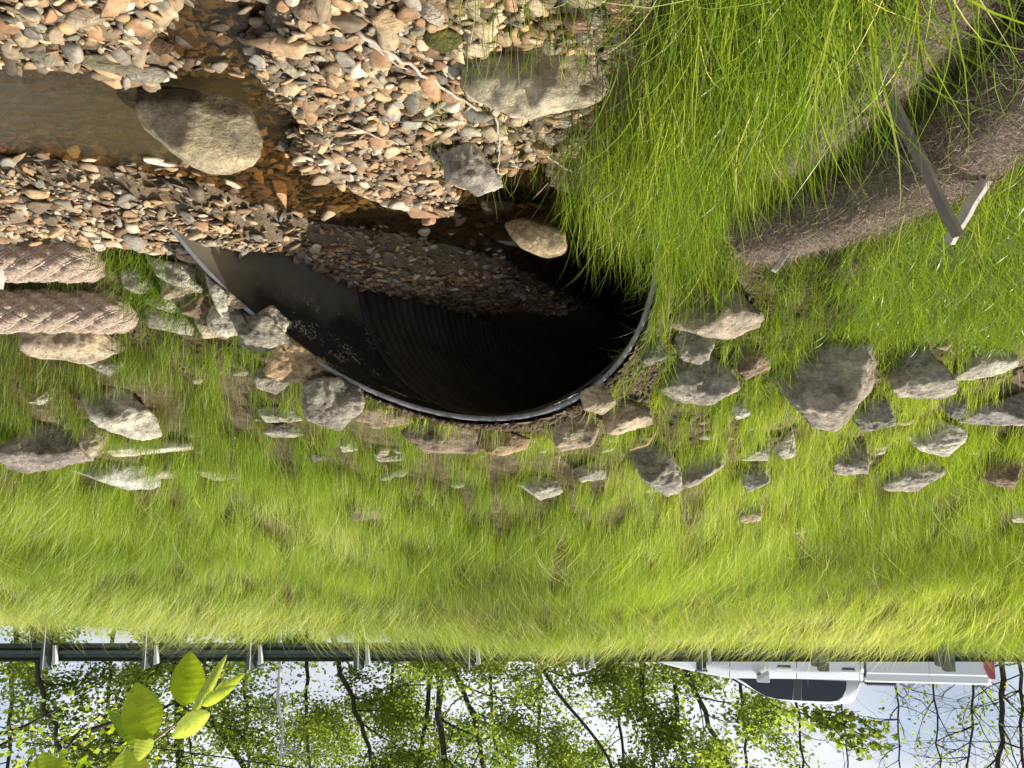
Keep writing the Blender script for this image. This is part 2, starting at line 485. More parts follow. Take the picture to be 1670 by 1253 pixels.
# ---------------------------------------------------------------- ground meshes
def grid_mesh(name, xs, ys, zf, keep, mat, xform=None):
    X, Y = np.meshgrid(xs, ys)
    x = X.ravel(); y = Y.ravel(); z = zf(x, y)
    nx = len(xs); ny = len(ys)
    i = np.arange(nx-1); j = np.arange(ny-1)
    I, J = np.meshgrid(i, j); a = (J*nx+I).ravel()
    F = np.stack([a, a+1, a+nx+1, a+nx], 1)
    k = keep(x, y, z)
    F = F[k[F].all(1)]
    used = np.unique(F); mp = -np.ones(len(x), int); mp[used] = np.arange(len(used))
    V = np.stack([x, y, z], 1)[used]
    return mesh_np(name, V, mp[F], mat, smooth=True)
xs = np.concatenate([np.arange(-14, -3, .25), np.arange(-3, -1.5, .06), np.arange(-1.5, 2.4, .025), np.arange(2.4, 4.4, .06), np.arange(4.4, 15, .25)])
ys = np.concatenate([np.arange(-1, 1.4, .1), np.arange(1.4, 3.0, .05), np.arange(3.0, 5.4, .025), np.arange(5.4, 14.4, .12)])
me = grid_mesh('embankment', xs, ys, z_land, lambda x, y, z: z > -.5, M_SOIL)
tag(link('grassy_embankment_ground', me), kind='structure')
xs = np.concatenate([np.arange(-3, -.8, .1), np.arange(-.8, 4.0, .03), np.arange(4.0, 8, .12), np.arange(8, 14.2, .4)])
ys = np.concatenate([np.arange(-1.4, .4, .12), np.arange(.4, 5.4, .03), np.arange(5.4, 12, .2)])
me = grid_mesh('creek_bed', xs, ys, z_bed, lambda x, y, z: z > -5, M_BED)
tag(link('creek_bed', me), kind='structure')
# wide ground out to the horizon (below everything near)
mb = MB()
mb.add([(-600, -600, -.6), (600, -600, -.6), (600, 5, -.6), (-600, 5, -.6)], [(0, 1, 2, 3)])
mb.add([(-600, 5, -.6), (-14, 5, -.6), (-14, 5.4, -.6), (-600, 5.4, -.6)], [(0, 1, 2, 3)])
tag(mb.build('ground', M_FLOOR), kind='structure')
ux = Vector((1, .105, 0)).normalized(); uy = Vector((-.105, 1, 0)).normalized()
RO = Vector((0, rail_y(0), 0))
def rp(a, b, z):  # road frame: a along, b beyond the rail
    p = RO + ux*a + uy*b; return Vector((p.x, p.y, z + .018*(a)*1.0*0 + .0045*a))
ZR = 3.45
nA = 60
V = []; F = []
bs = [0.35, 1.2, 4.0, 8.5, 10.5, 14, 30, 600]
zs = [ZR+.03, ZR, ZR+.06, ZR, ZR-.15, ZR-.5, ZR-.6, ZR-.6]
mb = MB(); 
mb.add([rp(a, b, z) for a in (-300, 300) for b, z in zip(bs[3:], zs[3:])], [(i, i+1, i+6, i+5) for i in range(4)])
tag(mb.build('forest_floor', M_FLOOR), kind='structure')
mb = MB(); mb.add([rp(a, b, z) for a in (-300, 300) for b, z in zip(bs[:4], zs[:4])], [(i, i+1, i+5, i+4) for i in range(3)])
tag(mb.build('road', M_ASPH), kind='structure')
M_LINE = simple('road_paint', (.75, .74, .70), .6, var=.1)
M_LINEY = simple('yellow_road_paint', (.65, .45, .05), .6, var=.1)
mb = MB(); mb.add([rp(a, b, z+.004) for a in (-300, 300) for b, z in ((1.2, ZR), (1.3, ZR+.0021))], [(0, 1, 3, 2)])
tag(mb.build('road_edge_line', M_LINE), kind='structure')
mb = MB(); mb.add([rp(a, b, z+.004) for a in (-300, 300) for b, z in ((4.3, ZR+.056), (4.4, ZR+.0547))], [(0, 1, 3, 2)])
tag(mb.build('road_centre_line', M_LINEY), kind='structure')

# water
def mat_water():
    m, t, b = new_mat('creek_water'); t.nodes.remove(b)
    tc = t.nodes.new('ShaderNodeTexCoord')
    mp = t.nodes.new('ShaderNodeMapping'); mp.inputs['Scale'].default_value = (6, 14, 1); t.links.new(tc.outputs['Object'], mp.inputs[0])
    n = noise_n(t, mp.outputs[0], 1.6, 5, .55, .6)
    bp = t.nodes.new('ShaderNodeBump'); bp.inputs['Strength'].default_value = .35; bp.inputs['Distance'].default_value = .02
    t.links.new(n.outputs[0], bp.inputs['Height'])
    g = t.nodes.new('ShaderNodeBsdfGlossy'); g.inputs['Roughness'].default_value = .04; t.links.new(bp.outputs[0], g.inputs['Normal'])
    tr = t.nodes.new('ShaderNodeBsdfTransparent'); tr.inputs[0].default_value = (.66, .52, .33, 1)
    d = t.nodes.new('ShaderNodeBsdfDiffuse'); d.inputs[0].default_value = (.062, .048, .02, 1)
    a = t.nodes.new('ShaderNodeAttribute'); a.attribute_name = 'murk'
    m1 = t.nodes.new('ShaderNodeMixShader'); t.links.new(a.outputs['Fac'], m1.inputs[0])
    t.links.new(tr.outputs[0], m1.inputs[1]); t.links.new(d.outputs[0], m1.inputs[2])
    fr = t.nodes.new('ShaderNodeFresnel'); fr.inputs[0].default_value = 1.33; t.links.new(bp.outputs[0], fr.inputs['Normal'])
    m2 = t.nodes.new('ShaderNodeMixShader'); t.links.new(fr.outputs[0], m2.inputs[0])
    t.links.new(m1.outputs[0], m2.inputs[1]); t.links.new(g.outputs[0], m2.inputs[2])
    t.links.new(m2.outputs[0], t.nodes['Material Output'].inputs[0])
    return m
xs = np.concatenate([np.arange(-3, 5, .05), np.arange(5, 14, .3)]); ys = np.arange(.6, 8, .05)
X, Y = np.meshgrid(xs, ys); x = X.ravel(); y = Y.ravel()
bz = z_bed(x, y)
I, J = np.meshgrid(np.arange(len(xs)-1), np.arange(len(ys)-1)); a = (J*len(xs)+I).ravel(); nx = len(xs)
F = np.stack([a, a+1, a+nx+1, a+nx], 1); F = F[(bz[F] < .03).any(1)]
sd = sdf_poly(x, y, W_POOL)
murk = np.clip(.08 + .48*smooth(-sd/.32), 0, .6) + .1*(vfbm(x, y, 4, 2, 2)-.5)
mw = mesh_np('creek_water', np.stack([x, y, x*0], 1), F, mat_water(), True, {'murk': ('FLOAT', murk)})
tag(link('creek_water', mw), kind='structure')

# ---------------------------------------------------------------- culvert pipe
def mat_pipe(name, base, specks=True):
    m, t, b = new_mat(name)
    tc = t.nodes.new('ShaderNodeTexCoord')
    n = noise_n(t, tc.outputs['Object'], 3.5, 7, .6, .5)
    r = ramp(t, [(.35, tuple(c*.75 for c in base)), (.62, tuple(c*1.3 for c in base)), (.8, (base[0]*2.6+.02, base[1]*2.5+.018, base[2]*2.1+.012))])
    t.links.new(n.outputs[0], r.inputs[0]); col = r.outputs[0]
    if specks:
        n2 = noise_n(t, tc.outputs['Object'], 60, 2, .5)
        n3 = noise_n(t, tc.outputs['Object'], 4, 2, .5)
        mm = t.nodes.new('ShaderNodeMath'); mm.operation = 'MULTIPLY'; t.links.new(n2.outputs[0], mm.inputs[0]); t.links.new(n3.outputs[0], mm.inputs[1])
        r2 = ramp(t, [(.352, (0, 0, 0)), (.375, (1, 1, 1))]); t.links.new(mm.outputs[0], r2.inputs[0])
        mx = t.nodes.new('ShaderNodeMixRGB'); mx.inputs[2].default_value = (.45, .42, .34, 1)
        t.links.new(r2.outputs[0], mx.inputs[0]); t.links.new(col, mx.inputs[1]); col = mx.outputs[0]
        # dried silt band near the gravel
        sp = t.nodes.new('ShaderNodeSeparateXYZ'); t.links.new(tc.outputs['Object'], sp.inputs[0])
        ns = t.nodes.new('ShaderNodeMath'); ns.operation = 'MULTIPLY_ADD'; ns.inputs[1].default_value = -.5
        t.links.new(n.outputs[0], ns.inputs[0]); t.links.new(sp.outputs['Z'], ns.inputs[2])
        r4 = ramp(t, [(.0, (1, 1, 1)), (.2, (0, 0, 0))]); t.links.new(ns.outputs[0], r4.inputs[0])
        mx2 = t.nodes.new('ShaderNodeMixRGB'); mx2.inputs[2].default_value = (.17, .15, .11, 1)
        t.links.new(r4.outputs[0], mx2.inputs[0]); t.links.new(col, mx2.inputs[1]); col = mx2.outputs[0]
    t.links.new(col, b.inputs['Base Color'])
    rr = ramp(t, [(.3, (.28,)*3), (.7, (.5,)*3)]); t.links.new(n.outputs[0], rr.inputs[0]); t.links.new(rr.outputs[0], b.inputs['Roughness'])
    bump(t, n.outputs[0], .15, .02, b)
    return m
M_PIPE = mat_pipe('black_plastic_pipe', (.032, .032, .031)); M_PIPE2 = mat_pipe('corrugated_liner', (.055, .047, .036), False)
M_RIM = simple('cut_pipe_edge', (.17, .17, .165), .4, var=.3)
pipe = empty('culvert_pipe', (PCX, PCY, 0)); Mi = Matrix.Translation((-PCX, -PCY, 0))
tag(pipe, 'large black plastic culvert pipe with a mitred end lying in the embankment', 'culvert')
nt_ = 96; ts = [2*math.pi*i/nt_ for i in range(nt_)]
TH = .022
mb = MB(); rings = []
for k in range(13):
    f_ = k/12; rings.append([pipe_pt(t, rim_s(t)*(1-f_) if rim_s(t) < 0 else rim_s(t)*(1-f_), PR) for t in ts])
mb.loft(rings, cap=False)
apron = mb.build('smooth_end_wall', M_PIPE, pipe, True, M=Mi)
mb = MB(); mb.loft([[pipe_pt(t, rim_s(t) + (.15-rim_s(t))*k/6, PR+TH) for t in ts] for k in range(7)], cap=False)
mb.build('outer_wall', M_PIPE, pipe, True, M=Mi)
mb = MB()
e0 = [pipe_pt(t, rim_s(t), PR-.001) for t in ts]; e1 = [pipe_pt(t, rim_s(t)-.006, PR+.006) for t in ts]
e2 = [pipe_pt(t, rim_s(t)-.006, PR+TH-.004) for t in ts]; e3 = [pipe_pt(t, rim_s(t)+.006, PR+TH+.004) for t in ts]
mb.loft([e0, e1, e2, e3], cap=False); mb.build('rim', M_RIM, pipe, True, M=Mi)
mb = MB(); rings = []
per = .085; s = .0
rings.append([pipe_pt(t, 0, PR-.004) for t in ts]); rings.append([pipe_pt(t, .012, PR-.022) for t in ts]); rings.append([pipe_pt(t, .05, PR-.022) for t in ts])
s = .06
while s < 4.2:
    rings.append([pipe_pt(t, s, PR - .012 + .022*math.cos(2*math.pi*s/per)) for t in ts]); s += per/8
rings.append([pipe_pt(t, 11, PR-.012) for t in ts]); rings.append([pipe_pt(t, 11.01, .02) for t in ts])
mb.loft(rings, cap=False); mb.build('corrugated_barrel', M_PIPE2, pipe, True, M=Mi)
M_BLUE = simple('blue_marker', (.015, .045, .10), .7)
for t0, s0, dl, dt in ((.30, .02, .0, .10), (.52, .03, .02, .05), (.62, .035, .03, .05)):
    mb = MB(); ps = [pipe_pt(t0+dt*q, s0+dl*q, PR-.028) for q in (0, .3, .6, 1)]
    mb.tube([tuple(p) for p in ps], [.002, .008, .006, .002], 5); mb.build('paint_mark', M_BLUE, pipe, True, M=Mi)

# ---------------------------------------------------------------- rocks
ROCKS = []          # footprints (x, y, rx, ry)
def convex(pts):
    pts = sorted(set(pts))
    def half(p):
        h = []
        for q in p:
            while len(h) > 1 and (h[-1][0]-h[-2][0])*(q[1]-h[-2][1])-(h[-1][1]-h[-2][1])*(q[0]-h[-2][0]) <= 0: h.pop()
            h.append(q)
        return h[:-1]
    return half(pts)+half(pts[::-1])
import bmesh
_ico = {}
def ico(n):
    if n not in _ico:
        bm = bmesh.new(); bmesh.ops.create_icosphere(bm, subdivisions=n, radius=1)
        _ico[n] = (np.array([v.co[:] for v in bm.verts]), np.array([[v.index for v in f.verts] for f in bm.faces])); bm.free()
    return _ico[n]
def rock_verts(planes, k, sub, rough, seed, size):
    D, F = ico(sub)
    Nn = np.array([p[0] for p in planes]); P = np.array([p[1] for p in planes])
    q = np.maximum(D @ Nn.T, 0)/P
    r = (q**k).sum(1)**(-1/k)
    V = D*r[:, None]
    n1 = fbm(V/size, 1.6, 4, seed); n2 = fbm(V/size, 7, 3, seed+9)
    # stepped bedding planes give broken ledges
    n3 = np.abs(fbm(V/size*np.array([1, 1, 2.5]), 3.1, 2, seed+31))
    V = V*(1+rough*n1+rough*.45*n2-rough*.5*n3)[:, None]
    return V, F
def rock(name, pts, col, label, depth=.9, Y=None, sink=.0, rough=.20, k=20, sub=5, cat='rock', group=None, top=.62, lift=0, record=True):
    kx = 1.16 if sub == 5 and rough > .15 else (.94 if cat == 'boulder' else 1.04)
    mx_ = (min(p[0] for p in pts)+max(p[0] for p in pts))/2; my_ = min(p[1] for p in pts)
    pts = [(mx_+(a-mx_)*kx, my_+(b-my_)*kx) for a, b in pts]
    oxs = [p[0] for p in pts]; oys = [p[1] for p in pts]
    low = min(pts, key=lambda p: p[1])
    bx = (min(oxs)+max(oxs))/2
    if Y is None: Yb = gnd(bx, min(oys)+lift).y
    else: Yb = Y
    px = Yb/FPX*1.0
    w = (max(oxs)-min(oxs))*px; h = (max(oys)-min(oys))*px
    dep = depth*min(w, h*1.6)
    Yc = Yb+dep*.35
    cx, cy = bx, (min(oys)+max(oys))/2
    C = at(cx, cy, Yc); sc = (Yc/FPX)*1.0
    if rough > .15 and C.z > .25: C.z -= .05*h*1.0
    vd = (C-Vector((0, 0, EYE))).normalized(); rt = vd.cross(Vector((0, 0, 1))).normalized(); upv = rt.cross(vd)
    hull = convex([(-(a-cx)*sc, (b-cy)*sc) for a, b in pts])
    planes = []
    n = len(hull)
    for i in range(n):
        (ax, ay), (bx2, by2) = hull[i], hull[(i+1) % n]
        nx_, ny_ = by2-ay, -(bx2-ax); l = math.hypot(nx_, ny_)
        if l < 1e-6: continue
        nx_ /= l; ny_ /= l; p = nx_*ax+ny_*ay
        if p < 0: nx_, ny_, p = -nx_, -ny_, -p
        planes.append(((nx_, ny_, random.uniform(-.15, .15)), max(p, .01)))
    rs_ = random.Random(hash(label) & 0xffff if False else int(abs(cx*13+cy*7)))
    for _ in range(5):
        v = Vector((rs_.uniform(-.7, .7), rs_.uniform(-.6, .45), 1)).normalized()
        planes.append((tuple(v), dep*.5*rs_.uniform(.75, 1)*(1+.5*abs(v.x))))
    v = Vector((rs_.uniform(-.3, .3), .85, .55)).normalized(); planes.append((tuple(v), (.5*h*.85+.5*dep*.55)*top))
    v = Vector((rs_.uniform(-.3, .3), .9, -.4)).normalized(); planes.append((tuple(v), (.5*h*.9+.5*dep*.4)*.85))
    for _ in range(4):
        v = Vector((rs_.uniform(-.7, .7), rs_.uniform(-.7, .7), -1)).normalized()
        planes.append((tuple(v), dep*.5*rs_.uniform(.8, 1.1)))
    size = .5*max(w, h)
    V, F = rock_verts(planes, k, sub, rough, cx*.013+cy*.007, size)
    M3 = np.array([rt[:], upv[:], (-vd)[:]])
    V = V @ M3
    me = mesh_np(name, V, F, M_ROCK, True)
    o = link(name, me, loc=C); o.color = (*col, 1)
    tag(o, label, cat, group)
    if record: ROCKS.append((C.x, C.y, .5*w*.85, .5*dep*.8, C.z+h*.5))
    return o

TAN = (.50, .41, .28); GREY = (.37, .34, .27); LGT = (.58, .54, .43); BRN = (.27, .20, .13); DRK = (.20, .19, .16); OCH = (.40, .29, .16); WHT = (.62, .60, .56)
RK = [
 # right of the photo's left part (beyond the coir logs and culvert lip)
 ([(60,544),(117,521),(188,522),(223,538),(194,564),(148,588),(60,581)], TAN, 'long flat tan slab in the grass just above the stacked coir logs', {}),
 ([(148,595),(168,571),(194,573),(194,601),(178,611)], GREY, 'small grey stone tucked under the end of the flat tan slab', {}),
 ([(131,413),(188,410),(192,425),(175,440),(131,435)], GREY, 'grey tan stone touching the end of the lower coir log', {}),
 ([(164,437),(201,430),(208,450),(188,457)], OCH, 'small ochre stone beside the gap at the coir log ends', {}),
 ([(134,504),(181,470),(201,474),(194,497),(161,509)], LGT, 'pale rounded stone at the end of the upper coir log', {}),
 ([(248,424),(322,430),(327,470),(302,474),(265,454)], LGT, 'pale angular rock right behind the pointed tip of the culvert lip', {}),
 ([(241,491),(288,481),(302,504),(295,511),(248,497)], LGT, 'pale grey rock lying on top of a darker one left of the culvert lip', {}),
 ([(298,481),(339,477),(354,514),(335,519),(302,511)], BRN, 'brown rock with a chipped white edge in the pile by the culvert lip', {}),
 ([(245,504),(302,511),(312,527),(308,541),(248,534)], GREY, 'flat dark grey rock below the soil edge of the rock pile', {}),
 ([(335,450),(369,477),(372,507),(362,514),(349,491)], LGT, 'thin upright rock wedged against the outside of the culvert lip', {}),
 ([(369,475),(399,497),(372,507),(365,500)], TAN, 'small tan wedge between the upright rock and the culvert lip', {}),
 ([(322,521),(382,517),(386,541),(335,551)], TAN, 'squat tan rock half buried in straw and soil', {}),
 ([(382,514),(433,514),(469,548),(433,571),(399,561)], GREY, 'dark grey rock with a sunlit pale corner along the culvert lip', {}),
 ([(453,571),(469,551),(537,595),(538,618),(469,621),(439,608)], (.58,.42,.23), 'square sunlit tan block against the middle of the culvert lip', dict(depth=.6)),
 ([(500,625),(537,618),(587,635),(585,660),(555,695),(510,680),(500,655)], GREY, 'large grey rock with a white broken corner above the tan block', {}),
 ([(590,645),(617,635),(677,658),(681,678),(620,692),(580,682)], (.30,.22,.15), 'rusty brown rock next to the culvert crown', dict(Y=4.3)),
 ([(684,665),(711,668),(701,682),(684,682)], DRK, 'small dark stone stuck between the rusty rock and the culvert crown', dict(Y=4.35)),
 ([(661,705),(701,678),(748,678),(775,699),(776,735),(694,732)], (.26,.20,.14), 'broad brown wedge shaped rock sitting over the culvert crown', dict(Y=4.4)),
 ([(780,705),(815,699),(858,715),(855,729),(818,740),(785,729)], OCH, 'ochre rock beside the brown wedge over the culvert crown', dict(Y=4.45)),
 ([(899,705),(915,682),(956,678),(969,705),(959,722),(915,732)], TAN, 'tan triangular rock set in bare soil beside the culvert crown', {}),
 ([(1043,571),(1063,538),(1086,578),(1056,595)], DRK, 'dark grey stone beside the culvert rim under the long striped slab', {}),
 ([(989,675),(1006,645),(1056,668),(1060,689),(996,705)], TAN, 'tan angular rock with dry soil on it near the grass bank', {}),
 ([(1023,712),(1073,702),(1056,725),(1029,735)], OCH, 'small ochre stone poking out of the soil clods', {}),
 ([(1036,740),(1080,720),(1100,755),(1108,790),(1085,806),(1050,775)], GREY, 'grey slab standing on edge with a crack down its face', {}),
 ([(1070,497),(1110,485),(1174,470),(1231,514),(1231,537),(1187,555),(1110,530)], (.40,.33,.25), 'long striped slab jutting out beside the culvert rim', dict(depth=.7)),
 ([(1075,590),(1130,580),(1180,600),(1190,635),(1150,655),(1090,640)], GREY, 'dark fronted rock with a bright white top edge in the grass', {}),
 ([(1262,598),(1298,574),(1402,568),(1408,595),(1398,635),(1358,688),(1325,685),(1304,645)], (.37,.32,.25), 'biggest rock of the grassy pile with soil spilled across its face', {}),
 ([(1452,554),(1496,554),(1543,618),(1543,635),(1526,648),(1469,638)], GREY, 'tall grey rock leaning behind tangled grass', {}),
 ([(1560,611),(1596,565),(1643,575),(1643,598),(1613,611)], LGT, 'pale round topped rock behind the grass at the far bank end', {}),
 ([(1530,632),(1566,628),(1570,682),(1546,675)], DRK, 'narrow dark rock beside the white flecked stone', {}),
 ([(1566,662),(1647,655),(1669,640),(1680,690),(1620,690),(1570,682)], (.38,.35,.32), 'white flecked rock with reddish soil below it', {}),
 ([(1194,662),(1211,648),(1221,675),(1201,682)], LGT, 'small light wedge between grass tufts below the big soil covered rock', {}),
 ([(1211,748),(1224,725),(1251,722),(1248,749)], GREY, 'small grey stone left of the twin pointed stones', {}),
 ([(1261,729),(1291,699),(1294,742),(1278,745)], LGT, 'pointed light stone beside a dark gap in the grass', {}),
 ([(1362,762),(1375,729),(1408,719),(1408,769),(1372,771)], (.40,.36,.29), 'upright block with one straight side standing in the grass', {}),
 ([(1482,709),(1512,682),(1563,702),(1559,722),(1539,740),(1506,729)], LGT, 'light triangular rock veiled by grass blades', {}),
 ([(1439,766),(1462,739),(1519,742),(1526,772),(1489,796),(1452,792)], GREY, 'broad rounded grey rock under the light triangular rock', {}),
 ([(1606,742),(1633,735),(1660,752),(1647,792),(1606,779)], BRN, 'brown rock buried in brown soil at the edge of the picture', {}),
 ([(1112,745),(1177,735),(1175,760),(1130,790),(1112,785)], GREY, 'grass veiled grey rock touching the cracked slab', {}),
 ([(1207,766),(1244,750),(1251,782),(1220,799)], GREY, 'dull grey stone in the shade under the small grey stone', {}),
 ([(1198,826),(1215,808),(1240,815),(1235,845),(1210,848)], TAN, 'tan stone alone in the grass high on the slope', {}),
 ([(17,732),(67,688),(121,699),(137,742),(67,764),(27,759)], (.30,.26,.22), 'big brown grey boulder with a smooth face in the long grass', {}),
 ([(124,692),(158,682),(171,709),(151,745),(134,725)], TAN, 'tan rock pressed against the big brown grey boulder', {}),
 ([(151,648),(198,635),(248,685),(255,702),(231,710),(194,702),(161,682)], LGT, 'pale lichen covered rock leaning above the big boulder', {}),
 ([(158,715),(288,712),(295,732),(208,742),(158,745)], LGT, 'long low pale ledge rock below the lichen covered rock', {}),
 ([(124,765),(168,752),(235,762),(241,792),(201,796),(158,779)], (.52,.50,.46), 'whitish broken rock below the long ledge rock', {}),
 ([(248,752),(278,749),(285,776),(255,779)], GREY, 'small grey stone beside the whitish broken rock', {}),
 ([(325,766),(369,752),(399,759),(396,776),(352,782)], (.52,.47,.33), 'isolated cream lens shaped stone in the grass', {}),
 ([(426,668),(469,662),(486,682),(436,689)], LGT, 'cream stone with a grey stone under it beside a tuft', {}),
 ([(433,702),(483,688),(490,708),(449,712)], GREY, 'grey stone directly below the cream stone', {}),
 ([(545,715),(580,712),(580,732),(560,735)], LGT, 'small pale stone between the big grey rock and the slope grass', {}),
 ([(850,790),(865,775),(900,780),(912,800),(880,812)], LGT, 'pale flat stone showing through the grass above the culvert', {}),
 ([(938,765),(982,750),(986,778),(950,782)], GREY, 'grey stone beside the pale flat stone above the culvert', {}),
 ([(608,738),(650,735),(657,750),(620,752)], GREY, 'half hidden flat stone in grass behind the rusty brown rock', {}),
 ([(565,815),(600,803),(632,815),(625,840),(580,845)], BRN, 'brown stone sunk in a dark hollow of the slope grass', {}),
 ([(505,735),(522,728),(530,745),(512,752)], DRK, 'small dark stone sunk in the slope grass', {}),
 ([(262,860),(290,850),(300,862),(275,870)], DRK, 'tiny dark stone above the cream lens shaped stone', {}),
 ([(54,655),(84,625),(90,640),(70,658)], LGT, 'small pale stone in the long grass below the flat tan slab', {}),
 ([(1650,830),(1680,826),(1680,850),(1655,850)], LGT, 'pale stone at the picture edge high on the slope', {}),
 ([(1285,862),(1310,850),(1325,862),(1300,870)], TAN, 'small tan chip with a dead twig near it high on the slope', {}),
 ([(404,520),(440,500),(470,525),(455,548),(415,545)], LGT, 'light grey rock squeezed between the lip and the sunlit tan block', {}),
 ([(268,455),(300,445),(318,470),(300,490),(270,485)], TAN, 'tan rock in the middle of the pile left of the culvert lip', {}),
 ([(205,440),(240,430),(255,460),(232,478),(208,470)], GREY, 'grey rock under a grass tuft beside the coir log ends', {}),
 ([(345,500),(380,505),(398,535),(370,548),(345,535)], LGT, 'cream rock above the squat tan rock', {}),
 ([(420,605),(450,598),(470,622),(450,640),(425,632)], GREY, 'grey rock just above the sunlit tan block', {}),
 ([(950,640),(985,625),(1000,655),(980,672),(955,665)], TAN, 'tan stone pressed into soil between the rim and the tall grass', {}),
 ([(1125,520),(1160,560),(1150,590),(1115,585),(1105,550)], GREY, 'grey rock directly under the long striped slab', {}),
 ([(1200,560),(1240,570),(1250,600),(1215,615),(1195,590)], BRN, 'brown stone in a dark hollow beside the big soil covered rock', {}),
 ([(1400,640),(1440,650),(1450,690),(1410,700),(1390,670)], GREY, 'grey rock between the big soil covered rock and the tall leaning rock', {}),
 # creek
 ([(216,200),(222,130),(300,112),(380,112),(432,205),(431,265),(389,299),(322,294),(275,264),(232,235)], (.42,.35,.23), 'large rounded boulder standing in the pool with a wet dark foot', dict(Y=2.62, depth=.75, rough=.09, k=14, sub=5, top=.8, cat='boulder')),
 ([(117,104),(188,84),(241,97),(215,114),(144,119)], (.30,.27,.17), 'flat dark wet stone sticking out over the pool edge', dict(rough=.06, k=9)),
 ([(205,124),(255,104),(278,114),(255,134),(215,139)], (.36,.33,.26), 'pale tipped stone next to the flat wet stone at the pool edge', dict(rough=.06, k=9)),
 ([(491,305),(523,295),(553,302),(550,314),(503,317)], (.66,.66,.66), 'bright white oval stone at the edge of the narrow channel', dict(rough=.05, k=7)),
 ([(765,85),(1013,87),(1018,124),(989,148),(930,168),(845,178),(795,154),(765,141)], (.50,.43,.31), 'wide pale slab with a shaded face in front of the grass bank', dict(depth=.75, sub=5, top=.72)),
 ([(721,248),(761,231),(818,295),(778,308),(731,282)], (.46,.42,.36), 'pale creased rock on the gravel behind thin grass stems', {}),
 ([(775,318),(835,302),(842,329),(795,345)], BRN, 'brown crumbling rock at the edge of the narrow channel', {}),
 ([(815,365),(850,352),(925,375),(932,420),(890,428),(840,405)], (.50,.38,.22), 'sunlit tan boulder under grass at the culvert mouth', dict(Y=3.55, k=9, rough=.08, cat='boulder')),
 ([(600,34),(627,10),(661,30),(657,50),(620,57)], (.58,.42,.25), 'round orange tan stone at the near end of the gravel', dict(rough=.05, k=8)),
 ([(671,10),(704,0),(729,20),(721,44),(694,30)], (.56,.48,.38), 'pitted cream stone at the near end of the gravel', dict(rough=.08, k=8)),
 ([(687,54),(734,47),(758,67),(728,87),(694,77)], (.16,.15,.04), 'mossy olive stone in the shade of the wide slab', dict(rough=.06, k=8)),
 ([(664,37),(697,37),(691,57),(671,60)], (.42,.38,.25), 'small cream stone between the orange stone and the mossy stone', dict(rough=.06, k=8)),
 ([(107,44),(117,20),(161,7),(174,20),(134,50)], (.42,.34,.24), 'long pinkish cobble tilted among the near cobbles', dict(rough=.05, k=7)),
 ([(238,80),(255,57),(285,67),(275,87),(248,92)], (.50,.31,.20), 'reddish cobble beside the flat wet stone', dict(rough=.05, k=8)),
 ([(463,0),(540,-8),(537,24),(493,30)], (.38,.27,.18), 'brown slab stone cut off by the picture edge', {}),
 ([(439,101),(463,94),(493,117),(483,127)], (.45,.40,.30), 'buff speckled cobble at the pool corner', dict(rough=.06, k=8)),
 ([(409,127),(423,121),(436,131),(423,141)], (.50,.52,.56), 'small round bluish white stone at the pool corner', dict(rough=.05, k=7)),
 ([(257,315),(285,308),(285,329),(268,335)], (.55,.38,.21), 'orange cube shaped stone on the gravel bar by the pool', dict(rough=.06, k=9)),
 ([(329,54),(352,40),(382,60),(362,74)], (.42,.27,.16), 'flat rusty stone in the shallow side water', dict(rough=.05, k=9)),
 ([(45,93),(70,70),(93,82),(80,108)], (.44,.40,.30), 'speckled grey cobble beside the long pinkish cobble', dict(rough=.06, k=7)),
]
for i, (pts, col, label, kw) in enumerate(RK):
    kw = dict(kw); cat = kw.pop('cat', 'rock')
    nm = 'boulder' if cat == 'boulder' else ('fieldstone' if i < 69 else 'cobble')
    rock(nm, pts, col, label, cat=cat, **kw)

# small stones half buried among the bigger rocks
k_ = 0
for _ in range(400):
    if k_ >= 70: break
    y = random.uniform(3.9, 6.3); x = random.uniform(-.68, .66)*y
    z = float(z_emb(np.array([x]), np.array([y]))[0])
    if z < .2 or in_mouth(np.array([x]), np.array([y]), .15)[0]: continue
    if x < -.5 and y < 4.3: continue
    p = Vector((x, y, z-EYE)); d = y*math.cos(PITCH)-p.z*math.sin(PITCH)
    ox = PW-(PW/2+FPX*x/d); up = (y*math.sin(PITCH)+p.z*math.cos(PITCH))/d; oy = PH-(PH/2-FPX*up)
    w = random.uniform(12, 34); h = w*random.uniform(.45, .8)
    ps = [(ox+w*.5*math.cos(a)*random.uniform(.8, 1.1), oy+h*.35+h*.5*math.sin(a)*random.uniform(.8, 1.1)) for a in [j*1.05 for j in range(6)]]
    rock('small_stone', ps, random.choice((TAN, GREY, LGT, BRN, GREY)), 'small weathered stone half buried in soil among the larger slope rocks', Y=y, sub=3, group='small stones half buried among the slope rocks')
    k_ += 1

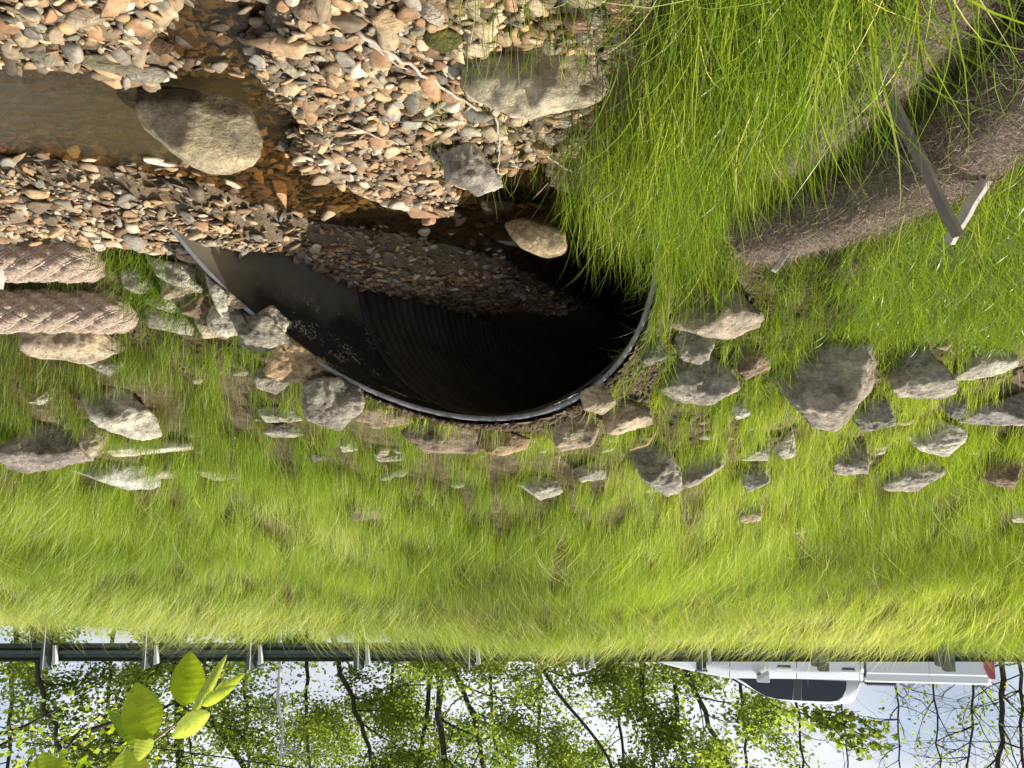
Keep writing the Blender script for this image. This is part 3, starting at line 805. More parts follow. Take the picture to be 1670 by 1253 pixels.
# ---------------------------------------------------------------- creek stones
PAL = np.array([(.36,.26,.16),(.43,.31,.19),(.27,.21,.145),(.20,.19,.17),(.40,.34,.25),(.36,.22,.13),(.15,.12,.085),(.28,.27,.25),(.45,.37,.27),(.26,.165,.10),(.52,.48,.42)])
PALN = ['tan','light tan','brown','grey','buff','rust coloured','dark brown','light grey','cream','red brown','off white']
def scatter_bed(n, pred):
    out = []
    while len(out) < n:
        m = 4000
        u = rng.uniform(-60, 1250, m); v = rng.uniform(-60, 470, m)
        # uniform on the plane, with visible region limits
        x = rng.uniform(-.8, 4.6, m); y = rng.uniform(1.5, 5.8, m)
        ok = (x < y*.74+.2) & pred(x, y)
        for a, b in zip(x[ok], y[ok]): out.append((a, b))
    return np.array(out[:n])
def bed_ok(x, y):
    off = (x-PCX)*N1.x+(y-PCY)*N1.y; s = (x-PCX)*AX.x+(y-PCY)*AX.y
    th = np.arccos(np.clip(off/PR, -1, 1)); rs = PS0+PK1*np.cos(th)+PK2*np.sin(th)
    inside_pipe = (s > rs-.05) & (np.abs(off) < PR-.04)
    zl = z_land(x, y)
    return ((zl < -.5) | (zl < z_bed(x, y))) | (inside_pipe & (s < 2.6))
def pebble_proto(seed, sub):
    r_ = random.Random(seed); pl = []
    for _ in range(9):
        v = Vector((r_.uniform(-1, 1), r_.uniform(-1, 1), r_.uniform(-.5, .5))).normalized(); pl.append((tuple(v), r_.uniform(.7, 1.0)))
    for sgn in (1, -1):
        for _ in range(3):
            v = Vector((r_.uniform(-.35, .35), r_.uniform(-.35, .35), sgn)).normalized(); pl.append((tuple(v), r_.uniform(.75, 1.)))
    V, F = rock_verts(pl, 9, sub, .10, seed*1.7, 1.0)
    return V, F
# 300 largest as individual stones
protos = [pebble_proto(k, 3) for k in range(12)]
pmesh = [mesh_np('creek_stone', V, F, M_PEBO, True) for V, F in protos]
pts = scatter_bed(1500, lambda x, y: bed_ok(x, y) & (y < 4.6))
cnt = 0
RKA = np.array([(r[0], r[1], r[2], r[3]) for r in ROCKS])
occ = []
for x, y in pts:
    if cnt >= 290: break
    if (((x-RKA[:, 0])/(RKA[:, 2]+.03))**2+((y-RKA[:, 1])/(RKA[:, 3]+.12))**2 < 1).any(): continue
    sz = random.choice((.026, .030, .035, .042, .052)) * (1.0 if y < 3.4 else 1.15)
    if any((x-a)**2+(y-b)**2 < (sz+c)**2*.6 for a, b, c in occ): continue
    zb = float(z_bed(np.array([x]), np.array([y]))[0])
    if zb < -.07 and random.random() < .7: continue
    occ.append((x, y, sz))
    ci = random.randrange(len(PAL)); c = PAL[ci]*np.array([1.04, .97, .83])*random.uniform(.7, 1.0)
    o = link('creek_stone', pmesh[cnt % 12])
    fl = random.uniform(.3, .55); o.scale = (sz, sz*random.uniform(.6, .85), sz*fl)
    o.location = (x, y, zb+sz*fl*.6+.012)
    o.rotation_euler = (random.gauss(0, .28), random.gauss(0, .28), random.uniform(0, 6.28)); o.color = (*c, 1)
    if zb < -.01: zone = 'lying under the clear brown creek water'
    elif y < 2.35 and x > 1.0: zone = 'among the near cobbles beside the pool'
    elif y < 3.0 and x < 1.4: zone = 'on the wide gravel bar in front of the grass bank'
    elif x > 1.0: zone = 'on the gravel bar between the pool and the culvert lip'
    elif y > 3.7: zone = 'in the shade at the culvert mouth'
    else: zone = 'on the gravel next to the narrow channel'
    szn = 'small' if sz < .031 else ('medium' if sz < .042 else 'large')
    lab = '%s flat %s stone %s' % (szn, PALN[ci], zone)
    tag(o, lab, 'stone', lab.replace(' stone ', ' stones ', 1))
    cnt += 1
# the rest: one gravel object
def merge_pebbles(P, sizes, sub, seed, flat=(.17, .42), under=False):
    pr = [pebble_proto(100+seed+k, sub) for k in range(10)]
    n = len(P); zb = z_bed(P[:, 0], P[:, 1])
    Vs, Fs, Cs = [], [], []; base = 0
    which = rng.integers(0, 10, n)
    for k in range(10):
        idx = np.where(which == k)[0]; V, F = pr[k]; m = len(idx)
        if not m: continue
        s = sizes[idx]; fl = rng.uniform(*flat, m)
        S = np.stack([s, s*rng.uniform(.55, .9, m), s*fl], 1)
        a, b, c = rng.normal(0, .32, m), rng.normal(0, .32, m), rng.uniform(0, 6.28, m)
        ca, sa, cb, sb, cc, sc_ = np.cos(a), np.sin(a), np.cos(b), np.sin(b), np.cos(c), np.sin(c)
        W = V[None]*S[:, None, :]
        x, y, z = W[..., 0], W[..., 1], W[..., 2]
        y, z = y*ca[:, None]-z*sa[:, None], y*sa[:, None]+z*ca[:, None]
        x, z = x*cb[:, None]+z*sb[:, None], -x*sb[:, None]+z*cb[:, None]
        x, y = x*cc[:, None]-y*sc_[:, None], x*sc_[:, None]+y*cc[:, None]
        x += P[idx, 0][:, None]; y += P[idx, 1][:, None]; z += (zb[idx]+S[:, 2]*.5+rng.uniform(-.004, .012, m))[:, None]
        Vs.append(np.stack([x, y, z], -1).reshape(-1, 3))
        Fs.append((F[None]+(np.arange(m)*len(V))[:, None, None]+base).reshape(-1, 3)); base += m*len(V)
        c = PAL[rng.integers(0, len(PAL), m)]*rng.uniform(.38, 1.05, (m, 1))*np.array([1.06, .96, .78])*(1-.5*smooth((.035-zb[idx])/.04))[:, None]
        c = np.concatenate([c, np.ones((m, 1))], 1)
        Cs.append(np.repeat(c, len(V), 0))
    return np.concatenate(Vs), np.concatenate(Fs), np.concatenate(Cs)
P = scatter_bed(19000, bed_ok)
sd_ = sdf_poly(P[:, 0], P[:, 1], W_IN); P = P[(sd_ > -.05) | (rng.random(len(P)) < .25)]
keep = np.ones(len(P), bool)
RKB = np.array([r[:4] for r in ROCKS if r[4] < .42])
for r_ in RKB: keep &= ((P[:, 0]-r_[0])/(r_[2]*.8))**2+((P[:, 1]-r_[1])/(r_[3]*.8))**2 > 1
P = P[keep]
sz = np.clip(rng.lognormal(math.log(.0178), .50, len(P)), .006, .046)
V, F, Cc = merge_pebbles(P, sz, 2, 0)
g = link('loose_gravel', mesh_np('loose_gravel', V, F, M_PEB, True, {'Col': ('FLOAT_COLOR', Cc)}))
tag(g, 'bed of small flat tan and grey creek gravel along the stream', 'gravel', kind='stuff')

# ---------------------------------------------------------------- soil clods around the culvert crown
def clods(n, cx, cy, rx, ry):
    P = np.stack([cx+rng.normal(0, rx, n), cy+rng.normal(0, ry, n)], 1)
    z = z_land(P[:, 0], P[:, 1]); P = P[z > -.5]; z = z[z > -.5]
    V, F = ico(1); m = len(P); s = rng.uniform(.006, .022, m)
    W = V[None]*s[:, None, None]*rng.uniform(.6, 1.3, (m, len(V), 1))
    W = W+np.stack([P[:, 0], P[:, 1], z+s*.3], 1)[:, None]
    return W.reshape(-1, 3), (F[None]+(np.arange(m)*len(V))[:, None, None]).reshape(-1, 3)
Vs, Fs, b = [], [], 0
for a in ((900, -.05, 4.35, .35, .12), (500, -.55, 4.15, .2, .15), (300, -.9, 4.1, .25, .2), (500, 1.0, 4.2, .4, .2), (400, -1.3, 4.6, .6, .3), (300, 2.0, 4.4, .4, .2), (500, -3.4, 5.1, .8, .3)):
    V, F = clods(*a); Vs.append(V); Fs.append(F+b); b += len(V)
tag(link('soil_clods', mesh_np('soil_clods', np.concatenate(Vs), np.concatenate(Fs), M_SOIL)), 'crumbly brown soil spilled around the rocks over the culvert', 'soil', kind='stuff')

# ---------------------------------------------------------------- grass
def blades(root, h, w, az, lean, segs, rnd, face=None, droop=0.0, wav=0.0):
    n = len(root); t = np.linspace(0, 1, segs+1)
    dirx, diry = np.cos(az), np.sin(az)
    f = rng.uniform(0, np.pi, n) if face is None else face
    wx, wy = np.cos(f), np.sin(f)
    L_ = lean[:, None]; T = t[None]
    horiz = h[:, None]*(L_*T**1.8)
    ver = h[:, None]*(T*np.sqrt(np.maximum(1-(.75*L_*T)**2, .08)) - (droop*L_**2)*T**3)
    kx = wav*np.sin(T*5+f[:, None])*h[:, None]*T*.5
    cx = root[:, 0:1]+horiz*dirx[:, None]+kx*diry[:, None]; cy = root[:, 1:2]+horiz*diry[:, None]-kx*dirx[:, None]; cz = root[:, 2:3]+ver
    ww = .5*w[:, None]*(1-T**2.2)*(.55+.45*np.minimum(1, T*3))
    Lf = np.stack([cx-wx[:, None]*ww, cy-wy[:, None]*ww, cz], -1)[:, :-1]
    Rt = np.stack([cx+wx[:, None]*ww, cy+wy[:, None]*ww, cz], -1)[:, :-1]
    tip = np.stack([cx, cy, cz], -1)[:, -1:]
    V = np.concatenate([Lf, Rt, tip], 1)           # n, 2*segs+1, 3
    nv = 2*segs+1; base = (np.arange(n)*nv)[:, None]
    Q = np.concatenate([base+np.array([[i, segs+i, segs+i+1, i+1]]) for i in range(segs-1)], 0) if segs > 1 else np.zeros((0, 4), int)
    Tt = base+np.array([[segs-1, 2*segs-1, 2*segs]])
    tt = np.concatenate([t[:-1], t[:-1], t[-1:]])
    return V.reshape(-1, 3), Q, Tt, np.repeat(rnd, nv), np.tile(tt, n)
def grass_object(name, parts, mat, label):
    Vs, Qs, Ts, rn, tt = [], [], [], [], []; b = 0
    for V, Q, T, r_, t_ in parts:
        Vs.append(V); Qs.append(Q+b); Ts.append(T+b); rn.append(r_); tt.append(t_); b += len(V)
    me = mesh_np(name, np.concatenate(Vs), [np.concatenate(Qs), np.concatenate(Ts)], mat, False,
                 {'rnd': ('FLOAT', np.concatenate(rn)), 'tt': ('FLOAT', np.concatenate(tt))})
    o = link(name, me); tag(o, label, 'grass', kind='stuff'); return o
RKG = np.array(ROCKS)
def rock_free(x, y, front=.05):
    k = np.ones(len(x), bool)
    for cx, cy, rx, ry, zt in RKG:
        if cy < 3.3: continue
        dy = y-cy
        k &= ~((np.abs(x-cx) < rx*.92) & (dy > -(ry+front)) & (dy < ry*.6))
    return k
# embankment grass
def emb_scatter(n, y0, y1):
    # uniform on the slope within the visible fan
    y = np.sqrt(rng.uniform(y0*y0, y1*y1, n)); x = rng.uniform(-.78, .78, n)*y
    return x, y
parts = []
BARE = [(.0, 4.42, .45, .16), (-.62, 4.25, .22, .2), (-1.0, 4.7, .2, .15), (1.05, 4.3, .35, .12), (-.95, 4.25, .15, .2), (2.0, 4.35, .3, .12), (-3.9, 5.2, .5, .2)]
def emb_part(n, y0, y1, hmul, w, segs, thin=1.0, straw=False):
    x, y = emb_scatter(n, y0, y1)
    z = z_emb(x, y); ok = (z > 0) & ~in_mouth(x, y, .06) & rock_free(x, y)
    for bx, by, rx, ry in BARE: ok &= ~((((x-bx)/rx)**2+((y-by)/ry)**2 < 1) & (rng.random(n) < .9))
    e = edge_e(x, y); ok &= ~((e > .0) & (y < 3.9) & (z_left(x, y) > z))
    patch = vfbm(x, y, 1.7, 3, 31)
    low = smooth((7.2-y)/2.5)
    fine = vfbm(x, y*.35, 9.0, 2, 63)
    dens = (1-.62*low*(1-.9*smooth((x-1.6)/.6))*smooth((.47-patch)/.12))*(.12+.88*smooth((fine-.38)/.22))
    ok &= rng.random(n) < dens*thin
    x, y, z = x[ok], y[ok], z[ok]; patch = patch[ok]; m = len(x)
    hfield = .16+.07*smooth((x-1.8)/.6)*smooth((7-y)/2)+.15*smooth((y-4.6)/3.5)+.10*(vfbm(x, y, .8, 2, 40)-.5)+.06*smooth((y-10)/1.5)
    h = hfield*rng.uniform(.45, 1.3, m)*hmul
    wind = vfbm(x, y, .55, 2, 77)*6.28*1.4
    comb = smooth((vfbm(x, y, .45, 2, 55)-.45)*5)
    az = np.where(rng.random(m) < .40, rng.uniform(0, 6.28, m), -1.4+wind*.5)
    lean = np.clip(rng.normal(.24, .24, m)+.35*smooth((y-7.5)/3)*comb, .02, 1.1)
    col = vfbm(x, y, .6, 3, 88)
    rnd = np.clip(rng.normal(.42, .20, m)+(col-.5)*.9+.24*smooth((y-9.8)/1.8), 0, 1)
    rnd = np.where(rng.random(m) < .035, rng.uniform(.9, 1, m), rnd)
    if straw: rnd = rng.uniform(.75, 1, m); lean = rng.uniform(.4, 1.1, m); az = np.where(vnoise(x*.7, y*.7, 3) > .5, .2, 2.9)+rng.normal(0, .6, m)
    parts.append(blades(np.stack([x, y, z-.01], 1), h, w*rng.uniform(.6, 1.3, m), az, lean, segs, rnd, wav=.12))
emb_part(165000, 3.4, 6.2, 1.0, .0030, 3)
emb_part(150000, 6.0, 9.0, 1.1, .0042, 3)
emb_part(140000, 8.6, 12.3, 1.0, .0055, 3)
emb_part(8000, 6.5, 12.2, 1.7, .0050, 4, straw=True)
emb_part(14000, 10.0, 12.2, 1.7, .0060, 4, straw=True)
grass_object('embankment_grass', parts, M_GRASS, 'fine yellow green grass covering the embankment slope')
# upper left bank (behind the coir logs)
LOGA = [(-.72, 3.12), (-.93, 2.92), (-1.2, 2.6), (-1.3, 2.1), (-1.26, 1.5), (-1.2, 1.0)]
def loga_x(y): return np.interp(y, [p[1] for p in LOGA[::-1]], [p[0] for p in LOGA[::-1]])
parts = []
n = 42000
x = rng.uniform(-4.0, -.6, n); y = rng.uniform(1.2, 4.7, n)
z = np.maximum(z_left(x, y), z_emb(x, y)); ok = (x < loga_x(y)-.10) & (x > -.82*y-.4) & rock_free(x, y, .12) & (z > 0)
ok &= ~in_mouth(x, y, .1)
x, y, z = x[ok], y[ok], z[ok]; m = len(x)
parts.append(blades(np.stack([x, y, z-.01], 1), rng.uniform(.08, .26, m)*(1-.1*smooth((y-3.4)/.8)), rng.uniform(.0022, .0045, m), rng.uniform(0, 6.28, m),
                    np.clip(rng.normal(.55, .3, m), .05, 1.2), 4, np.clip(rng.normal(.42, .2, m), 0, .96), wav=.2, droop=.2))
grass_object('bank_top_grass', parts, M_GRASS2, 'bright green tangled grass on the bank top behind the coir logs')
# tall grass at the foot of the left bank
parts = []
def tall(n, xr, yr, pred, hr, wr, lean_m, segs=8, az0=None, rn=.5, seed=1):
    x = rng.uniform(*xr, n); y = rng.uniform(*yr, n); e = edge_e(x, y); ok = pred(x, y, e)
    x, y, e = x[ok], y[ok], e[ok]; m = len(x); z = z_top(x, y)
    lean = np.clip(rng.normal(lean_m, .22, m), .02, 1.15)
    az = rng.uniform(0, 6.28, m) if az0 is None else rng.normal(az0, .9, m)
    rnd = np.clip(rng.normal(rn, .27, m), 0, .97); rnd = np.where(rng.random(m) < .03, 1, rnd)
    parts.append(blades(np.stack([x, y, z-.01], 1), rng.uniform(*hr, m), rng.uniform(*wr, m), az, lean, segs, rnd, wav=.12, droop=.35))
nl = lambda x, y: vfbm(x, y, 3.5, 2, 6)
tall(6000, (-1.4, -.1), (1.9, 3.65), lambda x, y, e: (e > .04) & (e < .72) & (rng.random(len(x)) < smooth(e/.3)+.1), (.20, .48), (.0022, .0044), .22)
tall(3300, (-1.2, 0), (1.35, 2.6), lambda x, y, e: (e > .10) & (e < .55) & (nl(x, y) > .40), (.25, .50), (.0026, .0048), .2)
tall(1000, (-1.2, 0), (1.2, 2.2), lambda x, y, e: (e > .16) & (e < .70), (.38, .62), (.0030, .0055), .32)
tall(110, (-.9, -.05), (1.05, 1.6), lambda x, y, e: (e > .08) & (e < .7), (.45, .72), (.005, .0085), .6)
tall(700, (-.4, .5), (1.45, 2.2), lambda x, y, e: (e > -.42) & (e < .15), (.10, .30), (.0018, .0032), .22)
tall(420, (-.5, .45), (2.2, 3.5), lambda x, y, e: (e > -.45) & (e < .1) & (nl(x, y) > .5), (.08, .26), (.0018, .003), .35)
tall(2600, (-1.5, -.1), (2.6, 3.9), lambda x, y, e: (e > .05) & (e < .7) & ~in_mouth(x, y, .02), (.20, .42), (.002, .0038), .65, az0=-.3)
tall(4200, (-1.6, -.7), (1.3, 3.0), lambda x, y, e: (e > .5) & (e < 1.25), (.10, .36), (.002, .0040), .5)
tall(260, (-1.3, -.3), (1.1, 1.9), lambda x, y, e: (e > .5) & (e < 1.1), (.35, .6), (.003, .0055), .4)
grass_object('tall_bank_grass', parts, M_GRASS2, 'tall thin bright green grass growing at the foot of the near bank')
# tufts on the right bank by the lip and logs
parts = []
for cx, cy, rx, ry, n, h0 in ((2.05, 4.15, .14, .12, 900, .22), (1.85, 4.2, .15, .08, 300, .16), (2.45, 4.75, .12, .08, 400, .2), (2.75, 4.1, .25, .05, 60, .2), (.1, 2.9, .2, .2, 30, .22)):
    x = rng.normal(cx, rx, n); y = rng.normal(cy, ry, n); z = z_top(x, y); ok = ~in_mouth(x, y, .03); x, y, z = x[ok], y[ok], z[ok]; m = len(x)
    parts.append(blades(np.stack([x, y, z-.01], 1), h0*rng.uniform(.4, 1.2, m), rng.uniform(.0025, .0045, m), rng.uniform(0, 6.28, m),
                        np.clip(rng.normal(.45, .25, m), .05, 1.1), 5, np.clip(rng.normal(.45, .2, m), 0, .97), wav=.15))
grass_object('creekside_grass', parts, M_GRASS2, 'small green grass tufts growing beside the culvert lip and coir logs')

# ---------------------------------------------------------------- coir logs and stakes
def mat_coir(net, k=1.0):
    m, t, b = new_mat('coir_netting' if net else 'coir_fibre')
    tc = t.nodes.new('ShaderNodeTexCoord')
    n = noise_n(t, tc.outputs['Object'], 38, 8, .75, 1.5); n2 = noise_n(t, tc.outputs['Object'], 140, 5, .7, .5)
    r = ramp(t, [(.3, (.13*k, .09*k, .06*k)), (.5, (.30*k, .22*k, .155*k)), (.7, (.52*k, .42*k, .32*k))]); t.links.new(n.outputs[0], r.inputs[0])
    mx = t.nodes.new('ShaderNodeMixRGB'); mx.blend_type = 'MULTIPLY'; mx.inputs[0].default_value = .8
    r2 = ramp(t, [(.3, (.5, .5, .5)), (.65, (1.3, 1.3, 1.3))]); t.links.new(n2.outputs[0], r2.inputs[0])
    t.links.new(r.outputs[0], mx.inputs[1]); t.links.new(r2.outputs[0], mx.inputs[2])
    t.links.new(mx.outputs[0], b.inputs['Base Color']); b.inputs['Roughness'].default_value = .95
    ad = t.nodes.new('ShaderNodeMath'); ad.operation = 'ADD'; t.links.new(n.outputs[0], ad.inputs[0]); t.links.new(n2.outputs[0], ad.inputs[1])
    bump(t, ad.outputs[0], 1, .015, b)
    return m
M_COIR = mat_coir(False, .72); M_COIRL = mat_coir(True, 1.75)
M_TWINE = simple('coir_twine', (.62, .50, .38), .9, var=.25, vs=60)
M_FIBRE = simple('brown_fibre', (.34, .25, .17), .9, var=.4, vs=25)
def frame_path(pts):
    out = []
    for i, p in enumerate(pts):
        t = (pts[min(i+1, len(pts)-1)]-pts[max(i-1, 0)]).normalized()
        a = t.cross(Vector((0, 0, 1))).normalized(); out.append((p, t, a, a.cross(t)))
    return out
def resample(pts, step):
    pts = [Vector(p) for p in pts]; cum = [0]
    for a, b in zip(pts, pts[1:]): cum.append(cum[-1]+(b-a).length)
    n = max(2, int(cum[-1]/step)); out = []
    for k in range(n+1):
        s = cum[-1]*k/n; i = max(j for j in range(len(cum)) if cum[j] <= s+1e-9); i = min(i, len(pts)-2)
        u = (s-cum[i])/(cum[i+1]-cum[i]); out.append(pts[i].lerp(pts[i+1], u))
    return out, cum[-1]
def coir_log(pts, rad, label, cell=.045, sq=.9, net=True):
    P, Ln = resample(pts, .02)
    for _ in range(6): P = [P[0]]+[(P[i-1]+P[i]*2+P[i+1])/4 for i in range(1, len(P)-1)]+[P[-1]]
    fr = frame_path(P); n = 72; V = []; s = 0
    def rr(s, th):
        e = min(s, Ln-s); cap = math.sqrt(max(0, 1-max(0, 1-e/(rad*.9))**2.4)) if e < rad*.9 else 1
        # netting pulls a diamond quilt into the fibre
        nn = max(4, round(2*math.pi*rad/(cell*2))); a = th*nn/math.pi; b = s/(cell*1.7)+.25*mnoise.noise(Vector((s*9, th, 0)))
        q = abs(math.sin(math.pi*(a+b)/2))*abs(math.sin(math.pi*(a-b)/2)) if net else .4
        return rad*cap*(1+.20*(q**.5-.6)+.06*mnoise.noise(Vector((s*5, math.cos(th)*1.5, math.sin(th)*1.5)))+.03*mnoise.noise(Vector((s*40, th*9, rad*50))))
    def pt(s, th, extra=0):
        k = min(len(fr)-1, max(0, s/Ln*(len(fr)-1))); i = int(k); p, t, a, u = fr[i]
        if i < len(fr)-1: p = p.lerp(fr[i+1][0], k-i)
        r_ = rr(s, th)+extra
        return p+a*(math.cos(th)*r_)+u*(math.sin(th)*r_*sq)
    m = len(P)*2; F = []
    for i in range(m):
        for k in range(n): V.append(pt(Ln*i/(m-1), 2*math.pi*k/n))
    V = np.array([v[:] for v in V])
    I, K = np.meshgrid(np.arange(m-1), np.arange(n), indexing='ij'); I = I.ravel(); K = K.ravel()
    F = np.stack([I*n+K, I*n+(K+1) % n, (I+1)*n+(K+1) % n, (I+1)*n+K], 1)
    root = empty('coir_log', P[len(P)//2]); tag(root, label, 'coir log')
    me = mesh_np('fibre_roll', V-np.array(P[len(P)//2][:]), F, M_COIRL if net else M_COIR, True); link('fibre_roll', me, root)
    c0 = P[len(P)//2]
    if net:
        # netting: two families of helical cords
        mb = MB(); nc = max(4, round(2*math.pi*rad/(cell*2)))
        for sg in (1, -1):
            for c in range(nc):
                pts_ = []; s = 0.0
                while s <= Ln:
                    b = s/(cell*1.7)+.25*mnoise.noise(Vector((s*9, c, 0)))
                    th = (2*c+sg*b)*math.pi/nc
                    pts_.append(pt(s, th, .006)-c0); s += .012
                mb.tube(pts_, .0026, 3, cap=False)
        mb.build('netting', M_TWINE, root)
    # loose coconut fibres standing off the surface
    nf = int(Ln*(12000 if not net else 1200)); R0 = []; 
    for _ in range(nf):
        s = random.uniform(0, Ln); th = random.uniform(0, 2*math.pi); R0.append((pt(s, th, -.004)-c0, pt(s, th, .01)-c0))
    A = np.array([a[:] for a, b in R0]); D = np.array([(b-a)[:] for a, b in R0]); D /= np.linalg.norm(D, axis=1, keepdims=True)+1e-9
    m = len(A); tg = rng.normal(size=(m, 3)); tg /= np.linalg.norm(tg, axis=1, keepdims=True); ln = rng.uniform(.012, .038, m)[:, None]*(1 if not net else .6)
    w = tg[:, [1, 2, 0]]*.0009; t2 = rng.normal(size=(m, 3))*.6
    p0 = A; p1 = A+(D*.5+tg*.8)*ln*.5; p2 = A+(D*.55+tg*1.2+t2)*ln
    Vf = np.stack([p0-w, p0+w, p1-w, p1+w, p2], 1).reshape(-1, 3); bb = (np.arange(m)*5)[:, None]
    link('loose_fibre', mesh_np('loose_fibre', Vf, [bb+np.array([[0, 1, 3, 2]]), bb+np.array([[2, 3, 4]])], M_TWINE if net else M_FIBRE), root)
    return root
coir_log([(-.93, 3.0, .43), (-1.08, 2.8, .45), (-1.22, 2.55, .46), (-1.31, 2.1, .48), (-1.27, 1.5, .48), (-1.2, .9, .48)], .12, 'upper fuzzy brown coir log half hidden by tall grass on the near bank', net=False)
coir_log([(-.92, 2.62, .22), (-.98, 2.2, .25), (-1.02, 1.7, .26), (-1.0, 1.2, .26), (-.96, .7, .26)], .15, 'lower coir log in deep shade at the corner of the near bank', net=False)
coir_log([(2.28, 4.12, .16), (2.9, 4.16, .15), (3.6, 4.22, .15), (4.6, 4.3, .16)], .14, 'lower honeycomb netted coir log resting on the gravel')
coir_log([(2.22, 4.38, .40), (2.9, 4.42, .39), (3.6, 4.46, .39), (4.6, 4.54, .40)], .14, 'upper honeycomb netted coir log stacked on the lower one')
M_STAKE = simple('weathered_stake', (.40, .35, .30), .8, var=.25, vs=14)
M_STAKE2 = simple('shade_toned_stake', (.12, .10, .07), .8, var=.25, vs=14)  # shade on the long leaning stake is put into this dark colour
def stake(p0, p1, w, t, label, mat, tip=.0):
    p0 = Vector(p0); p1 = Vector(p1); d = (p1-p0); ln = d.length
    q = d.to_track_quat('Z', 'Y').to_matrix().to_4x4(); M = Matrix.Translation(p0) @ q
    mb = MB(); rings = []
    for k in range(9):
        z = ln*k/8; s = 1+.03*math.sin(k*2.1); 
        rings.append([M @ Vector((a*w*s+.002*math.sin(k*1.7), b*t*s, z)) for a, b in ((-.5, -.5), (.5, -.5), (.5, .5), (-.5, .5))])
    mb.loft(rings); mb.V = [tuple(Vector(v)-p0) for v in mb.V]
    o = mb.build('wooden_stake', mat, bevel=.002); o.location = p0
    tag(o, label, 'stake')
stake(at(1432, 118, 1.86), at(1562, 385, 2.02), .027, .020, 'long dark wooden stake leaning across the coir logs on the near bank', M_STAKE2)
stake(at(1608, 292, 2.0), at(1547, 396, 2.12), .018, .03, 'short weathered grey stake end crossing the long dark stake', M_STAKE)
stake(at(1283, 412, 2.75), at(1262, 442, 2.75), .02, .02, 'small pale stake tip poking out of the grass by the upper coir log', M_STAKE)
stake(at(22, 340, 3.95), at(-4, 470, 4.12), .05, .03, 'pale grey stake standing in front of the honeycomb netted coir logs', M_STAKE)

# ---------------------------------------------------------------- dead sticks on the gravel
def stick(name, pxs, r0, r1, label, lift=.015, Ys=None):
    pts = []
    for i, (ox, oy) in enumerate(pxs):
        g_ = gnd(ox, oy); pts.append(g_+Vector((0, 0, lift)))
    if Ys: pts = [at(ox, oy, Y_) for (ox, oy), Y_ in zip(pxs, Ys)]
    P, Ln = resample(pts, .03)
    P = [p+Vector((random.gauss(0, .002),)*3) for p in P]
    c = P[0].copy(); n = len(P)
    mb = MB(); mb.tube([p-c for p in P], [r0+(r1-r0)*i/(n-1) for i in range(n)], 7)
    o = mb.build(name, M_TWIG, smooth=True); o.location = c; tag(o, label, 'stick')
stick('dead_stick', [(583, 35), (640, 75), (680, 100), (720, 125), (790, 172)], .007, .004, 'longest dead grey stick lying on the gravel toward the wide slab', .03)
stick('dead_stick', [(600, 50), (640, 88), (665, 100)], .004, .002, 'thin twig lying alongside the longest dead stick', .03)
stick('dead_stick', [(808, 172), (815, 215), (812, 262), (822, 300), (858, 318)], .004, .002, 'thin curved bare twig hanging from the wide slab to the channel', .04)
stick('dead_stick', [(876, 226), (905, 245), (932, 262)], .006, .004, 'short white stick at the edge of the tall grass', .04)
stick('dead_stick', [(838, 342), (860, 318), (895, 280)], .0045, .002, 'thin pale twig rising from the brown crumbling rock', .05)
stick('dead_stick', [(566, 190), (610, 208), (650, 222)], .004, .003, 'dark twig lying across the middle of the gravel bar', .03)
stick('dead_stick', [(1262, 882), (1290, 893), (1315, 888), (1332, 880)], .010, .006, 'bent dead twig lying in the grass high on the slope', .12)

# ---------------------------------------------------------------- guardrail
M_STEEL = simple('galvanised_steel', (.36, .40, .38), .45, .7, var=.12, vs=8)
M_STEELD = simple('shade_toned_rail_steel', (.065, .09, .08), .55, .35, var=.2, vs=5)  # dark green paints in the shade on the rail's back; posts share it
M_BLOCK = simple('grey_block', (.55, .56, .54), .6, var=.15, vs=12)
M_WOODP = simple('grey_wood_block', (.19, .20, .15), .85, var=.3, vs=9)
gr = empty('guardrail', rp(0, 0, ZR)); G0 = rp(0, 0, ZR)
tag(gr, 'long steel guardrail along the top of the embankment', 'guardrail')
prof = [(-.155, .0), (-.13, .02), (-.105, .075), (-.06, .075), (-.03, .0), (.03, .0), (.06, .075), (.105, .075), (.13, .02), (.155, 0)]
mb = MB()
rings = []
for a in np.arange(-16, 20.1, 1.0):
    zt = 4.09 + .022*a + .0
    rings.append([RO+ux*a+uy*(.10+y_)+Vector((0, 0, zt+z_-.0))-G0 for z_, y_ in prof]+[RO+ux*a+uy*(.104+y_)+Vector((0, 0, zt+z_))-G0 for z_, y_ in prof[::-1]])
mb.loft(rings); mb.build('rail_beam', M_STEELD, gr)
sp = 1.87
a_first = (at(75, 1083, 13.8)-RO).dot(ux)
